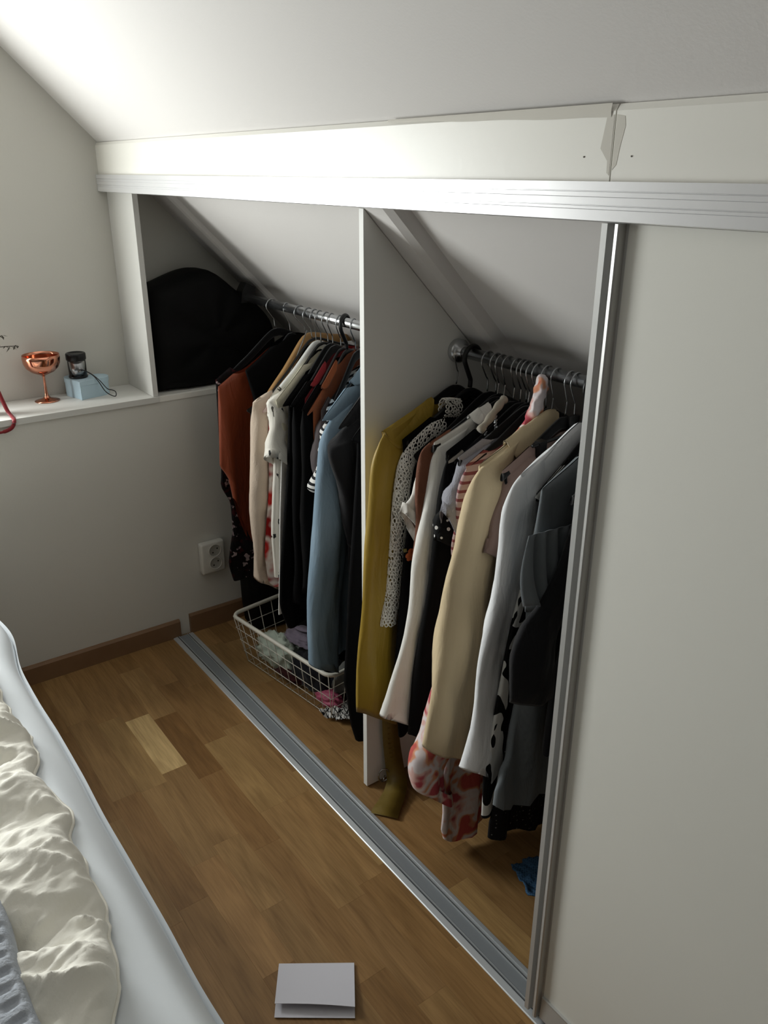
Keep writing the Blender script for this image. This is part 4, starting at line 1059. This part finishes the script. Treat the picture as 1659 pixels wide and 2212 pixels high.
garment('shirt', 'black shirt with a slanting long sleeve closest to the sliding door', 'shirt', 1.505, 1.52, M['charc'], .44, ztip=(.955, .89), zn=1.0, neck=(.09, .03), T=.016, A=.008,
        sleeve=[(.19, .95), (.208, .88), (.27, .785), (.325, .72), (.335, .66), (.328, .605)], sw=[.07, .10, .11], sT=.013, front=[(.19, .95), (.17, .8), (.20, .6), (.22, .44)], seed=49, hang=('velvet', 'black velvet hanger closest to the sliding door'))

# ------------------------------------------------------------------ bag on the ledge
bg = thing('duffel_bag', 'big black soft bag standing on the ledge behind the niche', 'bag', (-.1, .28, .823))
OUT = [(.055, .824), (.05, .90), (.05, 1.05), (.065, 1.118), (.12, 1.142), (.20, 1.168), (.255, 1.172), (.29, 1.155), (.35, 1.105), (.42, 1.055), (.462, 1.000), (.472, .93), (.462, .86), (.45, .824)]
NB = 90; op = smooth_path([(0, y, z) for y, z in OUT + OUT[:1]], 7)[:-1]; NB = len(op); V = []
cy, cz = .26, .97; LAY = [(-.192, .80), (-.190, .93), (-.175, .985), (-.14, 1.0), (-.08, 1.0), (-.045, .975), (-.028, .92), (-.020, .80), (-.016, .5), (-.018, .2)]
rs = np.random.RandomState(9)
for x, k in LAY:
    for p in op:
        w = .008 * math.sin(p.y * 34 + x * 40) * math.sin(p.z * 27 + 1)
        V.append((x + w * .7 * (1 if x > -.1 else 0), cy + (p.y - cy) * k, max(.8235, cz + (p.z - cz) * k)))
F = grid_faces(NB, len(LAY), True); F.append(tuple(range(NB))[::-1]); F.append(tuple((len(LAY) - 1) * NB + q for q in range(NB)))
mobj('bag_body', V, F, M['bag'], bg)

# ------------------------------------------------------------------ wire basket and its contents
bkx, bky, rot = .475, .285, math.radians(7.5)
BK = thing('wire_basket', 'white wire basket on the closet floor under the left rod', 'basket', (bkx, bky, 0))
def bw(u, v, z): return (bkx + u * math.cos(rot) - v * math.sin(rot), bky + u * math.sin(rot) + v * math.cos(rot), z)
HU, HV, HZ, BU, BV = .238, .150, .172, .205, .122
rim = []
for (cx, cyy, a0) in ((HU - .03, HV - .03, 0), (-HU + .03, HV - .03, 90), (-HU + .03, -HV + .03, 180), (HU - .03, -HV + .03, 270)):
    for a in range(0, 91, 15): rim.append(bw(cx + .03 * math.cos(math.radians(a0 + a)), cyy + .03 * math.sin(math.radians(a0 + a)), HZ))
m = MB(); m.tube(rim, .0062, 10, True); m.obj('rim', M['wire'], BK)
def wires(lst, r=.0013):
    for p in lst:
        m = MB(); m.tube(p, r, 6); m.obj('wire', M['wire'], BK)
NWU, NWV = 12, 7
wires([[bw(u * HU / BU * .96, -HV, HZ), bw(u, -BV, .006), bw(u, BV, .006), bw(u * HU / BU * .96, HV, HZ)] for u in np.linspace(-BU, BU, NWU)])
wires([[bw(-HU, v * HV / BV * .9, HZ), bw(-BU, v, .0085), bw(BU, v, .0085), bw(HU, v * HV / BV * .9, HZ)] for v in np.linspace(-BV, BV, NWV)])
for z in (.045, .085, .128):
    k = z / HZ; uu, vv = BU + (HU - BU) * k, BV + (HV - BV) * k
    m = MB(); m.tube([bw(-uu, -vv, z), bw(uu, -vv, z), bw(uu, vv, z), bw(-uu, vv, z)], .0013, 6, True); m.obj('wire', M['wire'], BK)

def crumple(name, label, cat, c, size, mat, seed, freq=3.0, amp=.5, group=None, rotz=0, zmin=.011):
    bm = bmesh.new(); bmesh.ops.create_icosphere(bm, subdivisions=4, radius=1)
    P = np.array([v.co[:] for v in bm.verts]); F = [tuple(v.index for v in f.verts) for f in bm.faces]; bm.free()
    rs = np.random.RandomState(seed); h = np.zeros(len(P))
    for o in range(7):
        d = rs.randn(3); d /= np.linalg.norm(d); f = freq * (1 + .55 * o); warp = .4 * np.sin(P @ rs.randn(3) * 2.5 + rs.rand() * 6)
        h += (1 - 2 * np.abs(np.sin(P @ d * f + warp * 2 + rs.rand() * 6))) / (1 + .6 * o)
    P = P * (1 + amp * h / 3)[:, None]
    P = P * np.array(size); ca, sa = math.cos(rotz), math.sin(rotz)
    P = np.stack([P[:, 0] * ca - P[:, 1] * sa, P[:, 0] * sa + P[:, 1] * ca, P[:, 2]], 1) + np.array(c)
    P[:, 2] = np.where(P[:, 2] < zmin, zmin + (P[:, 2] - zmin) * .02, P[:, 2]); P[:, 2] = np.maximum(P[:, 2], zmin * .9)
    return tag(mobj(name, P, F, mat, None, True, None, (c[0], c[1], zmin)), label, cat, group)
def bc(u, v, z): return bw(u, v, z)
crumple('crumpled_garment', 'pale mint tulle garment bunched in the left front of the basket', 'garment', bc(-.115, -.062, .062), (.098, .056, .054), M['mint'], 1, 8, .36, rotz=rot)
crumple('crumpled_garment', 'black garment heaped in the back of the wire basket', 'garment', bc(-.05, .05, .085), (.125, .065, .085), M['blackc'], 2, 3, .35, rotz=rot)
crumple('crumpled_garment', 'black garment pressed against the middle wires of the basket', 'garment', bc(.065, -.050, .065), (.115, .062, .068), M['navy'], 3, 3, .3, rotz=rot)
crumple('crumpled_garment', 'maroon garment at the bottom of the basket', 'garment', bc(-.04, -.075, .028), (.09, .042, .018), M['maroon'], 4, 4, .4, rotz=rot)
crumple('crumpled_garment', 'grey lilac garment on top of the basket heap', 'garment', bc(-.02, -.03, .135), (.085, .05, .016), M['lilac'], 5, 6, .35, rotz=rot)
crumple('crumpled_garment', 'pink satin garment showing low in the right front of the basket', 'garment', bc(.155, -.088, .034), (.052, .032, .024), M['pink'], 6, 7, .35, rotz=rot)
crumple('crumpled_garment', 'grey garment bulging at the right end of the basket', 'garment', bc(.175, .0, .085), (.042, .08, .062), M['greyc'], 7, 3, .35, rotz=rot)
V = []; sp_ = smooth_path([bc(-.06, -.03, .158), bc(-.01, -.03, .165), bc(.04, .005, .172), (.53, .285, .185), (.545, .292, .200)], 6)
for i, p in enumerate(sp_):
    w = Vector((.006, .010, .004)); V += [p - w, p + w, p + w - Vector((0, 0, .002)), p - w - Vector((0, 0, .002))]
st_ = mobj('strap', V, grid_faces(4, len(sp_), True), M['lilac'], None, True, None, tuple(sp_[0]))
tag(st_, 'grey lilac strap lying over the heap in the basket', 'strap')
# black tote by the gable, checked cloth, blue plaid cloth
tb = thing('tote_bag', 'black cloth bag standing behind the basket against the gable wall', 'bag', (.10, .34, 0))
V = []; NS = 40
for z, kx, ky in ((.004, .80, .85), (.02, .92, .95), (.08, 1, 1), (.16, 1.02, 1.03), (.205, .98, 1.04), (.212, .94, 1.02), (.195, .90, .98), (.10, .85, .94)):
    for k in range(NS):
        a = 2 * PI * k / NS; c, s = math.cos(a), math.sin(a)
        V.append((.092 + .066 * kx * math.copysign(abs(c) ** .6, c) + .005 * math.sin(a * 5 + z * 40), .335 + .098 * ky * math.copysign(abs(s) ** .6, s), z + .006 * math.sin(a * 3) * (z > .1)))
mobj('bag_body', V, grid_faces(NS, 8, True) + [tuple(range(NS))[::-1], tuple(7 * NS + k for k in range(NS))], M['bag'], tb)
m = MB(); m.tube(smooth_path([(.140, .29, .20), (.158, .30, .235), (.160, .335, .25), (.158, .37, .235), (.140, .38, .20)], 6), .004, 6); m.obj('handle', M['bag'], tb)

def rag(name, label, cat, outline, mat, z=.010, amp=.012, seed=1, n=22, freq=3):
    """a limp cloth lying on the floor: a quad patch with folds, given a thickness"""
    a, b, c, d = [np.array(p, float) for p in outline]; V = []
    u = np.repeat(np.linspace(0, 1, n + 1), n + 1); v = np.tile(np.linspace(0, 1, n + 1), n + 1)
    P = ((1 - u) * (1 - v))[:, None] * a + (u * (1 - v))[:, None] * b + (u * v)[:, None] * c + ((1 - u) * v)[:, None] * d
    h = noise2(u * freq + 2, v * freq + 5, seed, 3); ed = noise2(u * 6, v * 6, seed + 9, 2) - .5
    V = np.stack([P[:, 0] + ed * .014, P[:, 1] + ed[::-1] * .012, z * .15 + amp * h + .0005], 1)
    o = mobj(name, V, grid_faces(n + 1, n + 1), mat, None, True, None, (a[0], a[1], 0))
    s = o.modifiers.new('cloth_thickness', 'SOLIDIFY'); s.thickness = .0022; s.offset = 1
    return tag(o, label, cat)
rag('checked_cloth', 'white cloth with a black check lying on the floor beside the basket', 'cloth', [(.668, .168), (.745, .205), (.720, .285), (.640, .255)], M['check'], amp=.045, seed=3)
rag('plaid_cloth', 'blue plaid cloth on the floor beside the sliding door', 'cloth', [(1.385, .222), (1.475, .185), (1.56, .26), (1.400, .292)], M['plaid'], amp=.03, seed=5)
# mustard sash: hangs from the dress and ends on the floor, with a metal ring
V = []; pth = smooth_path([(1.004, .165, .26), (1.006, .168, .15), (1.012, .176, .055), (1.030, .170, .022), (1.055, .140, .012), (1.075, .108, .008), (1.090, .085, .004)], 7)
for i, p in enumerate(pth):
    t = i / (len(pth) - 1); w = Vector((.006, .018, 0)) * (1 - t) + Vector((.030, .020, .002)) * t
    up_ = Vector((.0004, 0, .0016)); r_ = Vector((0, 0, .0018 * math.sin(i * .9) * t))
    V += [p - w + r_, p + w - r_, p + w + up_ - r_, p - w + up_ + r_]
sa_ = mobj('sash', V, grid_faces(4, len(pth), True) + [(3, 2, 1, 0), tuple(len(V) - 4 + k for k in range(4))], M['deepmustard'], None, True, None, (1.09, .085, 0))
tag(sa_, 'mustard satin sash with its end on the floor beside the divider foot', 'sash')
m = MB(); m.tube([(.985 + .016 + .004 * math.cos(a), .150 + .014 * math.cos(a), .034 + .019 * math.sin(a)) for a in [2 * PI * q / 28 for q in range(28)]], .0022, 8, True)
m.tube([(1.005, .150, .036), (1.012, .140, .030)], .0016, 6)
bo = m.obj('buckle', M['steel'], sa_, label='metal ring buckle')
